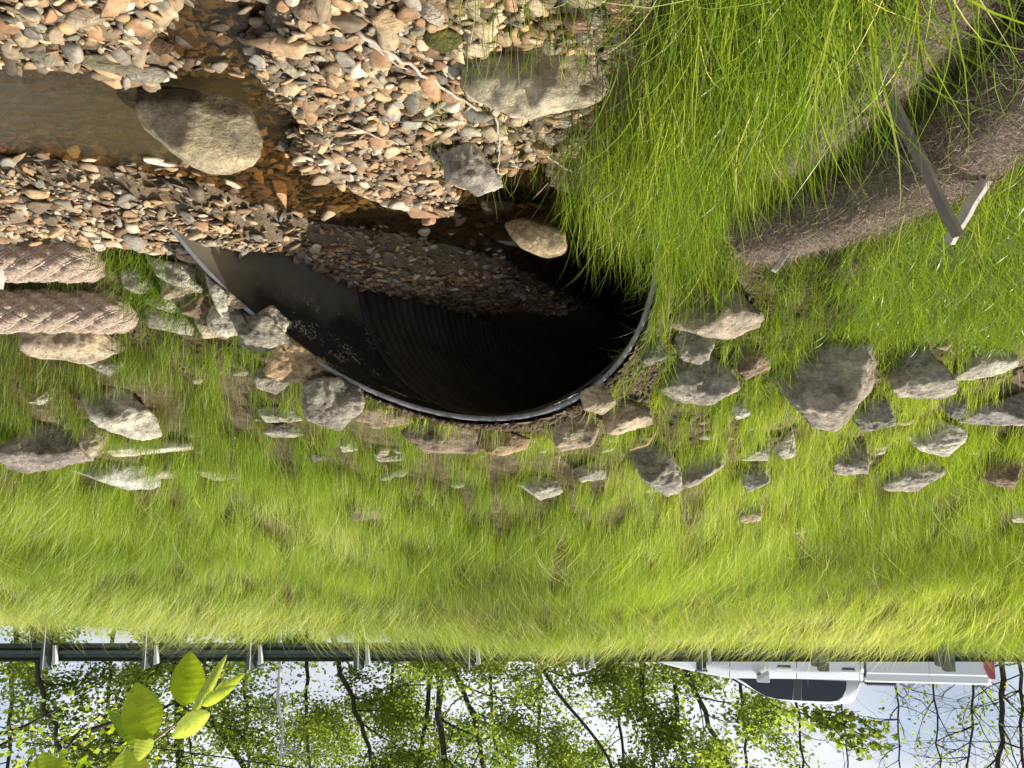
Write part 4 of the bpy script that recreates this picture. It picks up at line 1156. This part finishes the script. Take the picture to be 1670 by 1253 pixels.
for k in range(-3, 13):
    a = a_first - k*sp; zt = 4.09+.022*a
    if k < 7:
        mb = MB()
        for lo, hi in (((-.05, -.08, 3.0-zt), (.05, -.074, .245)), ((-.05, .064, 3.0-zt), (.05, .07, .245)), ((-.004, -.074, 3.0-zt), (.004, .064, .245))):
            mb.box(lo, hi, Matrix.Translation(RO+ux*a+Vector((0, 0, zt))-G0) @ Matrix.Rotation(math.atan(.105)+R(35), 4, 'Z'))
        mb.build('steel_post', M_STEELD, gr)
        mb = MB(); mb.box((-.052, -.072, 3.0-zt), (-.030, -.060, .25), Matrix.Translation(RO+ux*a+Vector((0, 0, zt))-G0) @ Matrix.Rotation(math.atan(.105)+R(35), 4, 'Z')); mb.build('painted_lit_flange', M_BLOCK, gr)  # sunlit flange side painted as a pale strip on the dark post
        mb = MB(); M_ = Matrix.Translation(RO+ux*(a-.11)+uy*.02+Vector((0, 0, zt))-G0) @ Matrix.Rotation(math.atan(.105), 4, 'Z')
        mb.prism([(-.015, -.14), (.03, -.14), (.06, .17), (-.005, .19)], -.02, .06, lambda a_, b_, d_: M_ @ Vector((-a_, d_, b_)))
        mb.build('offset_block', M_BLOCK, gr, bevel=.004)
    else:
        mb = MB(); M_ = Matrix.Translation(RO+ux*a+Vector((0, 0, zt))-G0) @ Matrix.Rotation(math.atan(.105), 4, 'Z')
        mb.box((-.075, -.09, 3.0-zt), (.075, .06, .265), M_); mb.build('wood_post', M_WOODP, gr, bevel=.006)
        mb = MB(); mb.box((.08, -.05, -.16), (.16, .085, .20), M_); mb.build('offset_block', M_WOODP, gr, bevel=.004)

# ---------------------------------------------------------------- pickup truck
M_PAINT = simple('white_car_paint', (.78, .80, .80), .25, 0, .5, coat=1.0)
M_GLASS = simple('tinted_glass', (.008, .012, .022), .06, 0, .6)
M_BLK = simple('black_trim', (.015, .015, .016), .45)
M_PIL = simple('pillar_trim', (.055, .05, .05), .3)
M_CHR = simple('chrome', (.7, .7, .72), .12, 1)
M_RED = simple('red_lens', (.42, .015, .02), .15, 0, .6, coat=1)
M_LENS = simple('clear_lens', (.65, .68, .70), .1, .3, .6, coat=1)
M_TYRE = simple('tyre_rubber', (.02, .02, .02), .85)
M_INT = simple('seat_fabric', (.09, .085, .08), .9)
Yt = 14.0; S_ = Yt/FPX
p_rear = at(1625, 1157, Yt-.28); roofz = at(1360, 1157, Yt).z
TZ = roofz-1.95
T0 = Vector((p_rear.x, p_rear.y, TZ))
tdir = ux.copy(); tlat = uy.copy()
TM = Matrix(((tdir.x, tlat.x, 0, 0), (tdir.y, tlat.y, 0, 0), (0, 0, 1, 0), (0, 0, 0, 1)))
truck = empty('pickup_truck', T0); truck.matrix_world = Matrix.Translation(T0) @ TM
tag(truck, 'white crew cab pickup truck parked behind the guardrail', 'pickup truck')
TW = 2.0
def half_sec(a, zt, inset=0, zb=.55, sh=.10, top_in=None):
    """closed cross-section (near side y=0, far side y=TW)"""
    i = inset; zsh = zt-.17
    L_ = [(i+.05, zb), (i+.01, zb+.12), (i+.0, .95), (i+.012, 1.12 if zsh > 1.14 else zsh-.02), (i+.02, zsh), (i+.055, zsh+.035), (i+.085, zt-.03), (i+.12, zt)]
    L_ = [(y_, min(z_, zt)) for y_, z_ in L_]
    return [Vector((a, y_, z_)) for y_, z_ in L_]+[Vector((a, TW-y_, z_)) for y_, z_ in L_[::-1]]
mb = MB()
sec = [(5.80, 1.02, .16), (5.78, 1.20, .10), (5.70, 1.25, .04), (5.5, 1.31, .015), (5.1, 1.39, 0), (4.75, 1.45, 0), (4.44, 1.50, 0), (4.3, 1.51, 0), (3.2, 1.50, 0), (2.2, 1.49, 0), (2.145, 1.49, 0)]
mb.loft([half_sec(a, zt, i_) for a, zt, i_ in sec[::-1]])
body = mb.build('body', M_PAINT, truck, True)
for p in body.data.polygons: p.use_smooth = len(p.vertices) == 4
# bed: outer walls with an open box
mb = MB()
def bed_sec(a, i=0):
    return [Vector((a, y_, z_)) for y_, z_ in ((.05+i, .55), (.01+i, .67), (i, .95), (.012+i, 1.14), (.02+i, 1.32), (.05+i, 1.36), (.075+i, 1.47), (.10+i, 1.50), (.17+i, 1.50), (.18+i, 1.0), (TW-.18-i, 1.0), (TW-.17-i, 1.50), (TW-.10-i, 1.5), (TW-.075-i, 1.47), (TW-.05-i, 1.36), (TW-.02-i, 1.32), (TW-i, .95), (TW-.05-i, .55))]
mb.loft([bed_sec(.0, .03), bed_sec(.06), bed_sec(1.0), bed_sec(2.095)]); mb.build('cargo_bed', M_PAINT, truck)
mb = MB(); mb.box((-.03, .14, .72), (.045, TW-.14, 1.52)); mb.build('tailgate', M_PAINT, truck, bevel=.015)
mb = MB(); mb.box((2.098, .10, .6), (2.142, TW-.1, 1.40)); mb.build('cab_gap', M_BLK, truck)
mb = MB(); mb.box((.15, .10, .45), (5.6, TW-.10, .60)); mb.build('chassis', M_BLK, truck)
# greenhouse
def gsec(a, zt, inn, zb=1.47):
    L_ = [(.10, zb), (.10+(inn-.10)*.5, (zb+zt)/2), (inn-.01, zt-.07), (inn+.05, zt-.02), (inn+.2, zt)]
    return [Vector((a, y_, z_)) for y_, z_ in L_]+[Vector((a, TW-y_, z_)) for y_, z_ in L_[::-1]]
mb = MB()
gs = [(4.46, 1.485, .105), (4.30, 1.575, .13), (4.10, 1.695, .165), (3.9, 1.80, .20), (3.72, 1.875, .22), (3.45, 1.93, .235), (3.1, 1.955, .24), (2.6, 1.955, .24), (2.36, 1.94, .235), (2.27, 1.90, .23), (2.2, 1.70, .18), (2.14, 1.478, .11)]
rings = [gsec(a, zt, i_) for a, zt, i_ in gs[::-1]]
mb.loft(rings); cab = mb.build('cab', M_PAINT, truck, True)
def side_y(z, far=False):
    # lateral position of the greenhouse flank
    k = (z-1.47)/(1.9-1.47); y_ = .10+(.228-.10)*k
    return y_
def panel(poly, off, name, mat, parent=truck, th=.006, label=None):
    for far in (False, True):
        def f(a, z, d):
            y_ = side_y(z)-off+d if z > 1.47 else .0-off+d
            return Vector((a, (TW-y_) if far else y_, z))
        mb = MB(); mb.prism(poly, 0, th, f); o = mb.build(name, mat, parent)
def pxt(x, y): return ((1625-x)*S_, 1.95-(1157-y)*S_)
fw = [pxt(1240, 1111.0), pxt(1256, 1124), pxt(1272, 1136), pxt(1288, 1144.5), pxt(1305, 1148.8), pxt(1329, 1150.2), pxt(1331, 1114.3)]
rw = [pxt(1343, 1114.8), pxt(1343, 1150.5), pxt(1385, 1151), pxt(1398, 1149), pxt(1405, 1143), pxt(1410, 1130), pxt(1410.5, 1117)]
pil = [pxt(1331.6, 1114.4), pxt(1329.6, 1150.2), pxt(1342.4, 1150.5), pxt(1342.4, 1114.8)]
def dz(poly): return [(a, max(z, 1.475)) for a, z in poly]
panel(dz(fw), .010, 'front_side_window', M_GLASS); panel(dz(rw), .010, 'rear_side_window', M_GLASS); panel(dz(pil), .012, 'window_pillar', M_PIL)
# windscreen and rear window
mb = MB(); mb.add([(4.40, .2, 1.535), (4.40, TW-.2, 1.535), (3.80, TW-.32, 1.862), (3.80, .32, 1.862), (4.40, .2, 1.525), (4.40, TW-.2, 1.525), (3.80, TW-.32, 1.85), (3.80, .32, 1.85)], [(0, 1, 2, 3), (7, 6, 5, 4), (0, 4, 5, 1), (1, 5, 6, 2), (2, 6, 7, 3), (3, 7, 4, 0)]); mb.build('windscreen', M_GLASS, truck)
# shut lines as recessed dark strips
def strip(p, q, w=.010):
    (a0, z0), (a1, z1) = p, q
    for far in (False, True):
        mb = MB(); n = 8; V = []
        for i in range(n+1):
            a = a0+(a1-a0)*i/n; z = z0+(z1-z0)*i/n
            y_ = side_y(z)-.003 if z > 1.5 else float(np.interp(z, [.95, 1.12, 1.33, 1.365, 1.47, 1.5], [0, .012, .02, .055, .085, .1]))-.003
            dx, dzv = (a1-a0), (z1-z0); l = math.hypot(dx, dzv); nx_, nz_ = -dzv/l*w/2, dx/l*w/2
            V.append(Vector((a+nx_, TW-y_ if far else y_, z+nz_))); V.append(Vector((a-nx_, TW-y_ if far else y_, z-nz_)))
        mb.add(V, [(2*i, 2*i+1, 2*i+3, 2*i+2) for i in range(n)]); mb.build('door_seam', M_BLK, truck)
def bodya(x): return (1625-x)*S_
strip((bodya(1231), .65), (bodya(1231), 1.49)); strip((bodya(1334), .65), (bodya(1334), 1.475)); strip((bodya(1430), .65), (bodya(1430), 1.475))
strip((bodya(1430), 1.50), (bodya(1424), 1.78), .008)
strip(pxt(1232, 1116.5), pxt(1250, 1128), .008)
strip((1.05, .95), (1.05, 1.46), .004)
# handles, mirrors, vent, badge
for cx_, z0 in ((bodya(1315), 1.278), (bodya(1412), 1.30)):
    for far in (False, True):
        y_ = TW-.012 if far else .012; sg = 1 if far else -1
        h_ = MB(); h_.box((cx_-.13, min(y_, y_+sg*.028), z0-.022), (cx_+.13, max(y_, y_+sg*.028), z0+.022)); h_.build('door_handle', M_CHR if False else M_PAINT, truck, bevel=.01)
        h_ = MB(); h_.box((cx_-.10, min(y_, y_+sg*.006), z0-.05), (cx_+.11, max(y_, y_+sg*.006), z0-.02)); h_.build('handle_recess', M_PIL, truck, bevel=.003)
for far in (False, True):
    sg = -1 if not far else 1; y0 = .0 if not far else TW
    mm = MB(); a0 = bodya(1279)
    q = [Vector((a0-.11, y0+sg*.05, 1.30)), Vector((a0+.11, y0+sg*.03, 1.42)), Vector((a0+.11, y0+sg*.03, 1.47)), Vector((a0-.11, y0+sg*.05, 1.47))]
    mm.loft([[v+Vector((0, 0, 0)) for v in q], [v+Vector((.02, sg*.2, .01)) for v in q]]); mr = mm.build('wing_mirror', M_PAINT, truck, bevel=.02)
    mm = MB(); mm.box((a0-.02, min(y0+sg*.06, y0-sg*.10), 1.40), (a0+.06, max(y0+sg*.06, y0-sg*.10), 1.44)); mm.build('mirror_arm', M_BLK, mr, bevel=.01)
    yb = (y0+.018) if not far else (TW-.018)
    bd = MB()
    for j, wd in enumerate((.035, .03, .03, .035)):
        x0 = bodya(1228)+.03+j*.05; zz = 1.232
        bd.box((x0, min(yb, yb+sg*.008), zz-.016), (x0+wd, max(yb, yb+sg*.008), zz-.008)); bd.box((x0, min(yb, yb+sg*.008), zz+.006), (x0+wd, max(yb, yb+sg*.008), zz+.014)); bd.box((x0+wd*.4, min(yb, yb+sg*.007), zz-.016), (x0+wd*.6, max(yb, yb+sg*.007), zz+.014))
    bd.build('fender_badge', M_CHR, truck)
    vn = MB(); a0 = bodya(1187); yv = (.075 if not far else TW-.075)
    vn.box((a0-.11, min(yv, yv+sg*.02), 1.355), (a0+.11, max(yv, yv+sg*.02), 1.395)); v_ = vn.build('hood_vent', M_BLK, truck, bevel=.008)
    vn = MB()
    for j in range(6): vn.box((a0-.085+j*.03, min(yv+sg*.021, yv+sg*.026), 1.366), (a0-.067+j*.03, max(yv+sg*.021, yv+sg*.026), 1.386))
    vn.build('vent_slat', M_CHR, v_)
    tl = MB(); q = [(0.0, .88), (.16, .95), (.14, 1.20), (.06, 1.38), (-.03, 1.38), (-.03, .88)]
    tl.prism(q, 0, .10, (lambda a_, z_, d_: Vector((a_, -.012+d_, z_))) if not far else (lambda a_, z_, d_: Vector((a_, TW+.012-d_, z_)))); tl.build('tail_light', M_RED, truck, bevel=.012)
    hl = MB(); q = [(5.79, .95), (5.45, 1.0), (5.44, 1.12), (5.60, 1.17), (5.76, 1.17)]
    hl.prism(q, 0, .2, (lambda a_, z_, d_: Vector((a_, .012+d_, z_))) if not far else (lambda a_, z_, d_: Vector((a_, TW-.012-d_, z_)))); hl.build('headlight', M_LENS, truck, bevel=.012)
mb = MB(); mb.box((5.70, .12, .55), (5.93, TW-.12, .82)); mb.build('front_bumper', M_CHR, truck, bevel=.03)
mb = MB(); mb.box((-.14, .10, .55), (.03, TW-.10, .76)); mb.build('rear_bumper', M_CHR, truck, bevel=.03)
mb = MB(); mb.box((5.775, .45, .84), (5.83, TW-.45, 1.16)); mb.build('grille', M_BLK, truck, bevel=.01)
mb = MB(); mb.box((1.56, .19, 1.42), (2.08, TW-.19, 1.565)); tb = mb.build('folded_bed_cover', M_BLK, truck, bevel=.012)
mb = MB()
for j in range(14): mb.box((1.58+j*.035, .183, 1.548), (1.60+j*.035, .20, 1.578))
mb.build('hinge_slat', M_PIL, tb)
for a in (1.15, 4.85):
    for far in (False, True):
        y0 = .02 if not far else TW-.27
        w_ = empty('wheel', (a, y0+.125, .40)); w_.parent = truck
        rg = []
        for y_, r_ in ((-.125, .30), (-.125, .37), (-.09, .40), (.09, .40), (.125, .37), (.125, .30)):
            rg.append([Vector((math.cos(q*math.pi/16)*r_, y_, math.sin(q*math.pi/16)*r_)) for q in range(32)])
        t_ = MB(); t_.loft(rg, cap=False); t_.loft([rg[0], rg[-1]], cap=False); t_.build('tyre', M_TYRE, w_, True)
        rm = MB(); rm.loft([[Vector((math.cos(q*math.pi/16)*r_, y_, math.sin(q*math.pi/16)*r_)) for q in range(32)] for y_, r_ in ((-.10, .298), (-.06, .25), (-.05, .08), (-.09, .07))])
        for q in range(6): rm.box((-.03, -.085, .06), (.03, -.055, .28), Matrix.Rotation(q*math.pi/3, 4, 'Y'))
        rm.build('rim', M_CHR, w_)
for a in (3.25, 2.65):
    for y0 in (.45, 1.15):
        s_ = MB(); s_.box((a-.1, y0, 1.2), (a+.0, y0+.42, 1.62)); s_.build('seat', M_INT, truck, bevel=.04)

# ---------------------------------------------------------------- trees
def leaf_quads(C, size, rnd, elong=1.6):
    n = len(C)
    d = rng.normal(size=(n, 3)); d[:, 2] *= .6; d /= np.linalg.norm(d, axis=1, keepdims=True)
    e = rng.normal(size=(n, 3)); e -= (e*d).sum(1, keepdims=True)*d; e /= np.linalg.norm(e, axis=1, keepdims=True)
    L_ = d*size[:, None]*elong*.5; W_ = e*size[:, None]*.5
    V = np.stack([C-L_, C+W_*.9-L_*.1, C+L_, C-W_*.9-L_*.1], 1).reshape(-1, 3)
    return V, (np.arange(n)*4)[:, None]+np.arange(4)[None], np.repeat(rnd, 4)
def branch_path(p, d, ln, n, wob, up=.0):
    pts = [p.copy()]; d = d.normalized()
    for i in range(n):
        d = (d+Vector((random.gauss(0, wob), random.gauss(0, wob), random.gauss(0, wob)+up))).normalized(); p = p+d*(ln/n); pts.append(p.copy())
    return pts
def tree(path, r0, label, leaves=3000, lsize=.074, mat=M_LEAF, bark=M_BARK, nb=12, bl=(1.2, 2.8), lo=.25, spread=.27, name='broadleaf_tree', lrnd=(.5, .25), sub=3, group='trees beyond the road', rad_end=.35, twr=1.0):
    base = path[0]; root = empty(name, base); tag(root, label, 'tree', group)
    P, Ln = resample(path, .35); n = len(P)
    P = [P[0]]+[p+Vector((random.gauss(0, .03), random.gauss(0, .03), 0)) for p in P[1:]]
    mb = MB(); mb.tube([p-base for p in P], [r0*(1+.35*math.exp(-i*.35*3))*(1-(1-rad_end)*i/(n-1)) for i in range(n)], 8)
    tips = []
    for k in range(nb):
        f_ = random.uniform(lo, 1.0); i = min(n-1, int(f_*(n-1))); p = P[i]; rb = r0*(1-(1-rad_end)*f_)*random.uniform(.25, .45)*twr
        az = random.uniform(0, 6.283); d = Vector((math.cos(az), math.sin(az), random.uniform(.1, .9)))
        ln = random.uniform(*bl); bp = branch_path(p, d, ln, 7, .16, .02)
        mb.tube([q-base for q in bp], [rb*(1-.8*j/7) for j in range(8)], 5)
        for m_ in range(sub):
            j = random.randint(2, 6); d2 = (bp[j+1]-bp[j]).normalized()+Vector((random.gauss(0, .7), random.gauss(0, .7), random.gauss(.1, .5)))
            sp_ = branch_path(bp[j], d2, ln*random.uniform(.3, .6), 5, .2)
            mb.tube([q-base for q in sp_], [rb*.4*(1-.75*j2/5) for j2 in range(6)], 4)
            tips += sp_[1:]
        tips += bp[3:]
    mb.build('trunk', bark, root, True)
    if leaves:
        leaves = int(leaves*3.5)
        T = np.array([t[:] for t in tips]); idx = rng.integers(0, len(T), leaves)
        C = T[idx]+rng.normal(0, spread, (leaves, 3))*np.array([1, 1, .6])
        cl = vfbm(C[:, 0]+C[:, 1], C[:, 2], 1.6, 2, 4)
        C = C[cl > .36]; m = len(C)
        V, F, rn = leaf_quads(C-np.array(base[:]), lsize*rng.uniform(.6, 1.3, m), np.clip(rng.normal(lrnd[0], lrnd[1], m), 0, 1))
        link('crown', mesh_np('crown', V, F, mat, False, {'rnd': ('FLOAT', rn)}), root)
    return root
def tpath(pxs, Y, ext=3.0, base_z=None):
    """trunk from the ground, through photo points at distance Y, and on upwards"""
    p = [at(x, y, Y) for x, y in pxs]; d0 = (p[1]-p[0]).normalized()
    bz = ZR-.7+.004*p[0].x if base_z is None else base_z
    k = (p[0].z-bz)/max(d0.z, .5); b = p[0]-d0*k; b = Vector((p[0].x-(d0.x*k)*.6, Y, bz))
    de = (p[-1]-p[-2]).normalized(); return [b]+p+[p[-1]+Vector((de.x*.6, random.uniform(-.2, .2), .9)).normalized()*ext]
px_w = lambda w, Y: w/2*Y/FPX
TR = [
 ([(290, 1090), (292, 1170), (294, 1253)], 20, 22, 'thickest straight dark trunked tree beyond the road', dict(leaves=2600)),
 ([(330, 1150), (365, 1200), (400, 1253)], 21, 14, 'dark tree leaning beside the thickest trunk', dict(leaves=2600)),
 ([(455, 1085), (457, 1170), (459, 1253)], 19, 7, 'slender white barked birch tree', dict(leaves=1500, bark=M_BIRCH, name='birch_tree')),
 ([(60, 1085), (75, 1150), (110, 1253)], 18, 9, 'crooked dark tree above the first steel rail post', dict(leaves=2800)),
 ([(560, 1110), (582, 1165), (604, 1229)], 22, 11, 'dark tree leaning between two white sky gaps', dict(leaves=3200)),
 ([(694, 1180), (684, 1253)], 23, 10, 'tree leaning the opposite way of its neighbours', dict(leaves=3200)),
 ([(716, 1150), (720, 1253)], 20, 15, 'thick upright dark tree in the middle of the wood', dict(leaves=3000)),
 ([(738, 1088), (768, 1155), (791, 1253)], 21, 12, 'long leaning dark trunk crossing the middle of the wood', dict(leaves=3200)),
 ([(801, 1120), (805, 1235)], 24, 8, 'thin straight trunk just beside the long leaning trunk', dict(leaves=3000)),
 ([(895, 1108), (940, 1165), (990, 1230)], 19, 8, 'strongly slanted branching tree with fine twigs', dict(leaves=3400, nb=16)),
 ([(1046, 1100), (1055, 1160), (1063, 1219)], 20, 9, 'slim tree in front of bright sky near the truck nose', dict(leaves=3200)),
 ([(1096, 1100), (1104, 1170), (1113, 1235)], 20, 10, 'dark trunked tree rising right at the truck nose', dict(leaves=3000)),
 ([(1123, 1111), (1150, 1165), (1190, 1245)], 18, 11, 'dark tree leaning over the truck bonnet', dict(leaves=4200, nb=15)),
 ([(1000, 1100), (1010, 1180), (1020, 1253)], 25, 8, 'leafy tree far back in the middle of the wood', dict(leaves=3600)),
 ([(640, 1100), (640, 1253)], 26, 8, 'dark leafy tree far back behind two leaning trunks', dict(leaves=3600)),
 ([(500, 1100), (505, 1253)], 25, 8, 'dense leafy tree far back beside the birch', dict(leaves=3800)),
 ([(400, 1100), (405, 1253)], 26, 8, 'dense leafy tree far back behind the near green leaves', dict(leaves=3800)),
 ([(180, 1100), (170, 1253)], 24, 8, 'leafy tree far back under the overhead wires', dict(leaves=3600)),
 ([(20, 1100), (10, 1253)], 23, 9, 'leafy tree at the picture edge under the overhead wires', dict(leaves=3400)),
 ([(880, 1100), (876, 1253)], 26, 9, 'broad leafy tree far back behind the slanted tree', dict(leaves=4200)),
 ([(1210, 1150), (1216, 1253)], 24, 8, 'airy leafy tree behind the truck windscreen', dict(leaves=2300)),
 ([(1298, 1155), (1303, 1200), (1310, 1253)], 21, 6, 'thin almost leafless tree over the truck roof', dict(leaves=90, nb=16, sub=4, twr=1.5)),
 ([(1372, 1158), (1384, 1253)], 23, 4, 'twiggy sapling with one leafy bough over the cab', dict(leaves=0, nb=14, sub=4, twr=1.6)),
 ([(1462, 1120), (1470, 1253)], 22, 4, 'bare twiggy tree behind the truck bed front', dict(leaves=0, nb=30, sub=5, twr=1.7, bl=(.8, 2.0), bark=M_BARK, name='bare_tree')),
 ([(1522, 1118), (1532, 1253)], 20, 4, 'bare tree with a few yellow leaves over the truck bed', dict(leaves=70, nb=30, sub=5, twr=1.7, mat=M_LEAFY, bl=(.9, 2.2), name='bare_tree')),
 ([(1590, 1120), (1580, 1253)], 19, 5, 'spindly yellow leaved tree over the truck tailgate', dict(leaves=110, nb=34, sub=5, twr=1.6, mat=M_LEAFY, bl=(.9, 2.2), name='bare_tree')),
 ([(1636, 1110), (1634, 1180), (1630, 1253)], 19, 11, 'dark trunked tree rising behind the tail light', dict(leaves=420, nb=26, sub=5)),
 ([(1665, 1110), (1668, 1253)], 18, 7, 'dark twiggy tree at the picture edge past the truck', dict(leaves=500, nb=22, sub=5)),
]
for pxs, Y_, w_, label, kw in TR:
    tree(tpath(pxs, Y_), px_w(w_, Y_), label, lo=kw.pop('lo', .12), **kw)
# leafy bough over the truck cab
def bough(root_px, Y_, label, n, size, mat, pts):
    base = at(*root_px, Y_); root = empty('hanging_bough', base); tag(root, label, 'branch')
    mb = MB(); C = []
    for path in pts:
        P, _ = resample([at(x, y, Y_+random.uniform(-.3, .3)) for x, y in path], .12)
        mb.tube([p-base for p in P], [.022*(1-.8*i/len(P)) for i in range(len(P))], 5)
        for _ in range(n):
            p = random.choice(P[1:]); C.append((p+Vector((random.gauss(0, .18), random.gauss(0, .2), random.gauss(0, .09)))-base)[:])
    mb.build('branch', M_BARK, root, True); C = np.array(C); m = len(C)
    V, F, rn = leaf_quads(C, size*rng.uniform(.7, 1.3, m), rng.uniform(.2, 1, m))
    link('foliage', mesh_np('foliage', V, F, mat, False, {'rnd': ('FLOAT', rn)}), root)
bough((1330, 1165), 18.5, 'leafy green bough hanging in open sky over the truck cab', 110, .12, M_LEAF,
      [[(1325, 1160), (1380, 1185), (1445, 1222)], [(1340, 1170), (1370, 1200), (1400, 1228)], [(1345, 1160), (1400, 1170), (1440, 1195)], [(1300, 1160), (1330, 1175), (1350, 1190)]])
bough((60, 1170), 7.5, 'sprig of small bright compound leaves near the overhead wires', 45, .045, M_LEAFN,
      [[(-20, 1205), (40, 1185), (105, 1150)], [(90, 1253), (130, 1190), (165, 1165)], [(150, 1190), (185, 1178), (215, 1165)]])
bough((10, 1240), 6.5, 'bright compound leaf sprig at the lower corner', 60, .045, M_LEAFN, [[(-30, 1253), (0, 1215), (35, 1200)], [(120, 1270), (145, 1245), (170, 1235)]])
# far wood behind
n = 30000
x = rng.uniform(-15, 36, n); y = rng.uniform(31, 40, n); z = ZR-.7+np.abs(rng.normal(0, 1, n))*3.2
cl = vfbm(x, z*1.3, .5, 3, 14)
ok = (cl > .50) & ((x > -12+y*.0) & (x > -.30*y)); x, y, z = x[ok], y[ok], z[ok]
V, F, rn = leaf_quads(np.stack([x, y, z], 1), .2*rng.uniform(.6, 1.3, len(x)), np.clip(rng.normal(.35, .2, len(x)), 0, 1))
tag(link('distant_wood', mesh_np('distant_wood', V, F, M_LEAF, False, {'rnd': ('FLOAT', rn)})), 'far green wood seen through the nearer trees', 'woods', kind='stuff')
n = 16000
x = rng.uniform(-16, 18, n); y = RO.y+.105*x+rng.uniform(9.3, 11.5, n); h_ = 1.0+.9*vfbm(x, y, .6, 2, 8); z = ZR-.5+rng.uniform(0, 1, n)**.8*h_
ok = (vfbm(x, z*2, 1.2, 2, 19) > .4) & (x > -5); x, y, z = x[ok], y[ok], z[ok]
V, F, rn = leaf_quads(np.stack([x, y, z], 1), .11*rng.uniform(.6, 1.3, len(x)), np.clip(rng.normal(.4, .2, len(x)), 0, 1))
tag(link('roadside_undergrowth', mesh_np('roadside_undergrowth', V, F, M_LEAF, False, {'rnd': ('FLOAT', rn)})), 'low leafy undergrowth along the far roadside', 'undergrowth', kind='stuff')

# overhead wires
M_WIRE = simple('black_wire', (.01, .01, .01), .5)
for pa, pb, label in (((-60, 1182), (560, 1268), 'lower of two black overhead wires crossing the trees'), ((-60, 1202), (520, 1280), 'upper of two black overhead wires crossing the trees')):
    a = at(*pa, 17); b = at(*pb, 17.6); d = b-a; a2 = a-d*2; b2 = b+d*2
    mb = MB(); mb.tube([(a2+(b2-a2)*k/24)-a2+Vector((0, 0, -.6*(1-(2*k/24-1)**2)+.53)) for k in range(25)], .012, 5)
    o = mb.build('overhead_wire', M_WIRE, smooth=True); o.location = a2; tag(o, label, 'wire')

# ---------------------------------------------------------------- near leafy twig hanging into view
def leaf_mesh(tip, base, width, rnd, curl=.25, fold=.25, tilt=0.0, serr=True):
    """leaf between two points with midrib fold, toothed edge; width in metres"""
    ax = tip-base; ln = ax.length; ax.normalize(); view = ((tip+base)/2-Vector((0, 0, EYE))).normalized()
    sd_ = ax.cross(view).normalized(); nm = sd_.cross(ax).normalized()
    sd_ = (sd_*math.cos(tilt)+nm*math.sin(tilt)).normalized(); nm = sd_.cross(ax).normalized()
    n = 28; V = []; 
    for i in range(n+1):
        t = i/n; w = width*.5*(math.sin(math.pi*t**.82)**.78 if 0 < t < 1 else 0); 
        if serr: w *= 1+.03*((i % 2)*2-1)
        c = base+ax*(ln*t)+nm*(curl*ln*(t*(1-t))*1.2)
        for k in (-1, -.5, 0, .5, 1):
            V.append(c+sd_*(w*k)-nm*(fold*abs(k)*w)+nm*.0005*math.sin(i*1.9-abs(k)*4+rnd*9)*(abs(k) > .2))
    F = [(i*5+k, i*5+k+1, (i+1)*5+k+1, (i+1)*5+k) for i in range(n) for k in range(4)]
    return V, F
tw_base = at(210, 1262, .95)
twig = empty('leafy_twig', tw_base); tag(twig, 'near twig of large bright green toothed leaves hanging in front of the trees', 'twig')
P, _ = resample([at(205, 1300, .95), at(225, 1228, .95), at(262, 1200, .93), at(306, 1166, .92), at(335, 1142, .92), at(365, 1108, .92)], .01)
mb = MB(); mb.tube([p-tw_base for p in P], [.0016-.0009*i/len(P) for i in range(len(P))], 6); mb.build('stem', simple('green_stem', (.35, .28, .12), .6), twig, True)
LV = [((310, 1062), (303, 1152), 51, .45, .1, .25, 0), ((222, 1113), (240, 1207), 60, .5, .15, .2, .2), ((174, 1156), (224, 1219), 24, .1, .3, .4, .7),
      ((281, 1203), (343, 1163), 34, 1.0, -.2, .3, -.3), ((371, 1066), (312, 1170), 17, .9, .1, .5, .2), ((400, 1098), (332, 1146), 19, .75, .2, .4, .3),
      ((386, 1118), (330, 1150), 20, .8, -.2, .4, .2), ((346, 1096), (336, 1140), 13, .9, .1, .4, 0), ((224, 1243), (243, 1196), 27, 1.0, .1, .2, -.2),
      ((205, 1222), (212, 1285), 58, .7, .1, .2, 0), ((285, 1192), (325, 1160), 14, .6, .1, .3, 0)]
for tp, bp_, wd, rn_, cu, fo, ti in LV:
    Yl = random.uniform(.88, .97); V, F = leaf_mesh(at(*tp, Yl+random.uniform(-.02, .02)), at(*bp_, Yl), wd*Yl/FPX, rn_, cu, fo, ti)
    V = np.array([(v-tw_base)[:] for v in V]); link('leaf', mesh_np('leaf', V, np.array(F), M_LEAFN, True, {'rnd': ('FLOAT', np.full(len(V), rn_))}), twig)
t2b = at(75, 1290, .9); twig2 = empty('leafy_twig', t2b); tag(twig2, 'pair of near leaf tips poking in at the picture edge', 'twig')
mb = MB(); mb.tube([at(75, 1300, .9)-t2b, at(74, 1275, .9)-t2b, at(100, 1268, .9)-t2b], .0012, 6); mb.build('stem', bpy.data.materials['green_stem'], twig2, True)
for tp, bp_, wd, rn_, cu, fo, ti in [((72, 1226), (70, 1290), 52, .4, .1, .2, 0), ((101, 1230), (98, 1285), 27, .6, .1, .3, .3)]:
    V, F = leaf_mesh(at(*tp, .9), at(*bp_, .9), wd*.9/FPX, rn_, cu, fo, ti); V = np.array([(v-t2b)[:] for v in V])
    link('leaf', mesh_np('leaf', V, np.array(F), M_LEAFN, True, {'rnd': ('FLOAT', np.full(len(V), rn_))}), twig2)
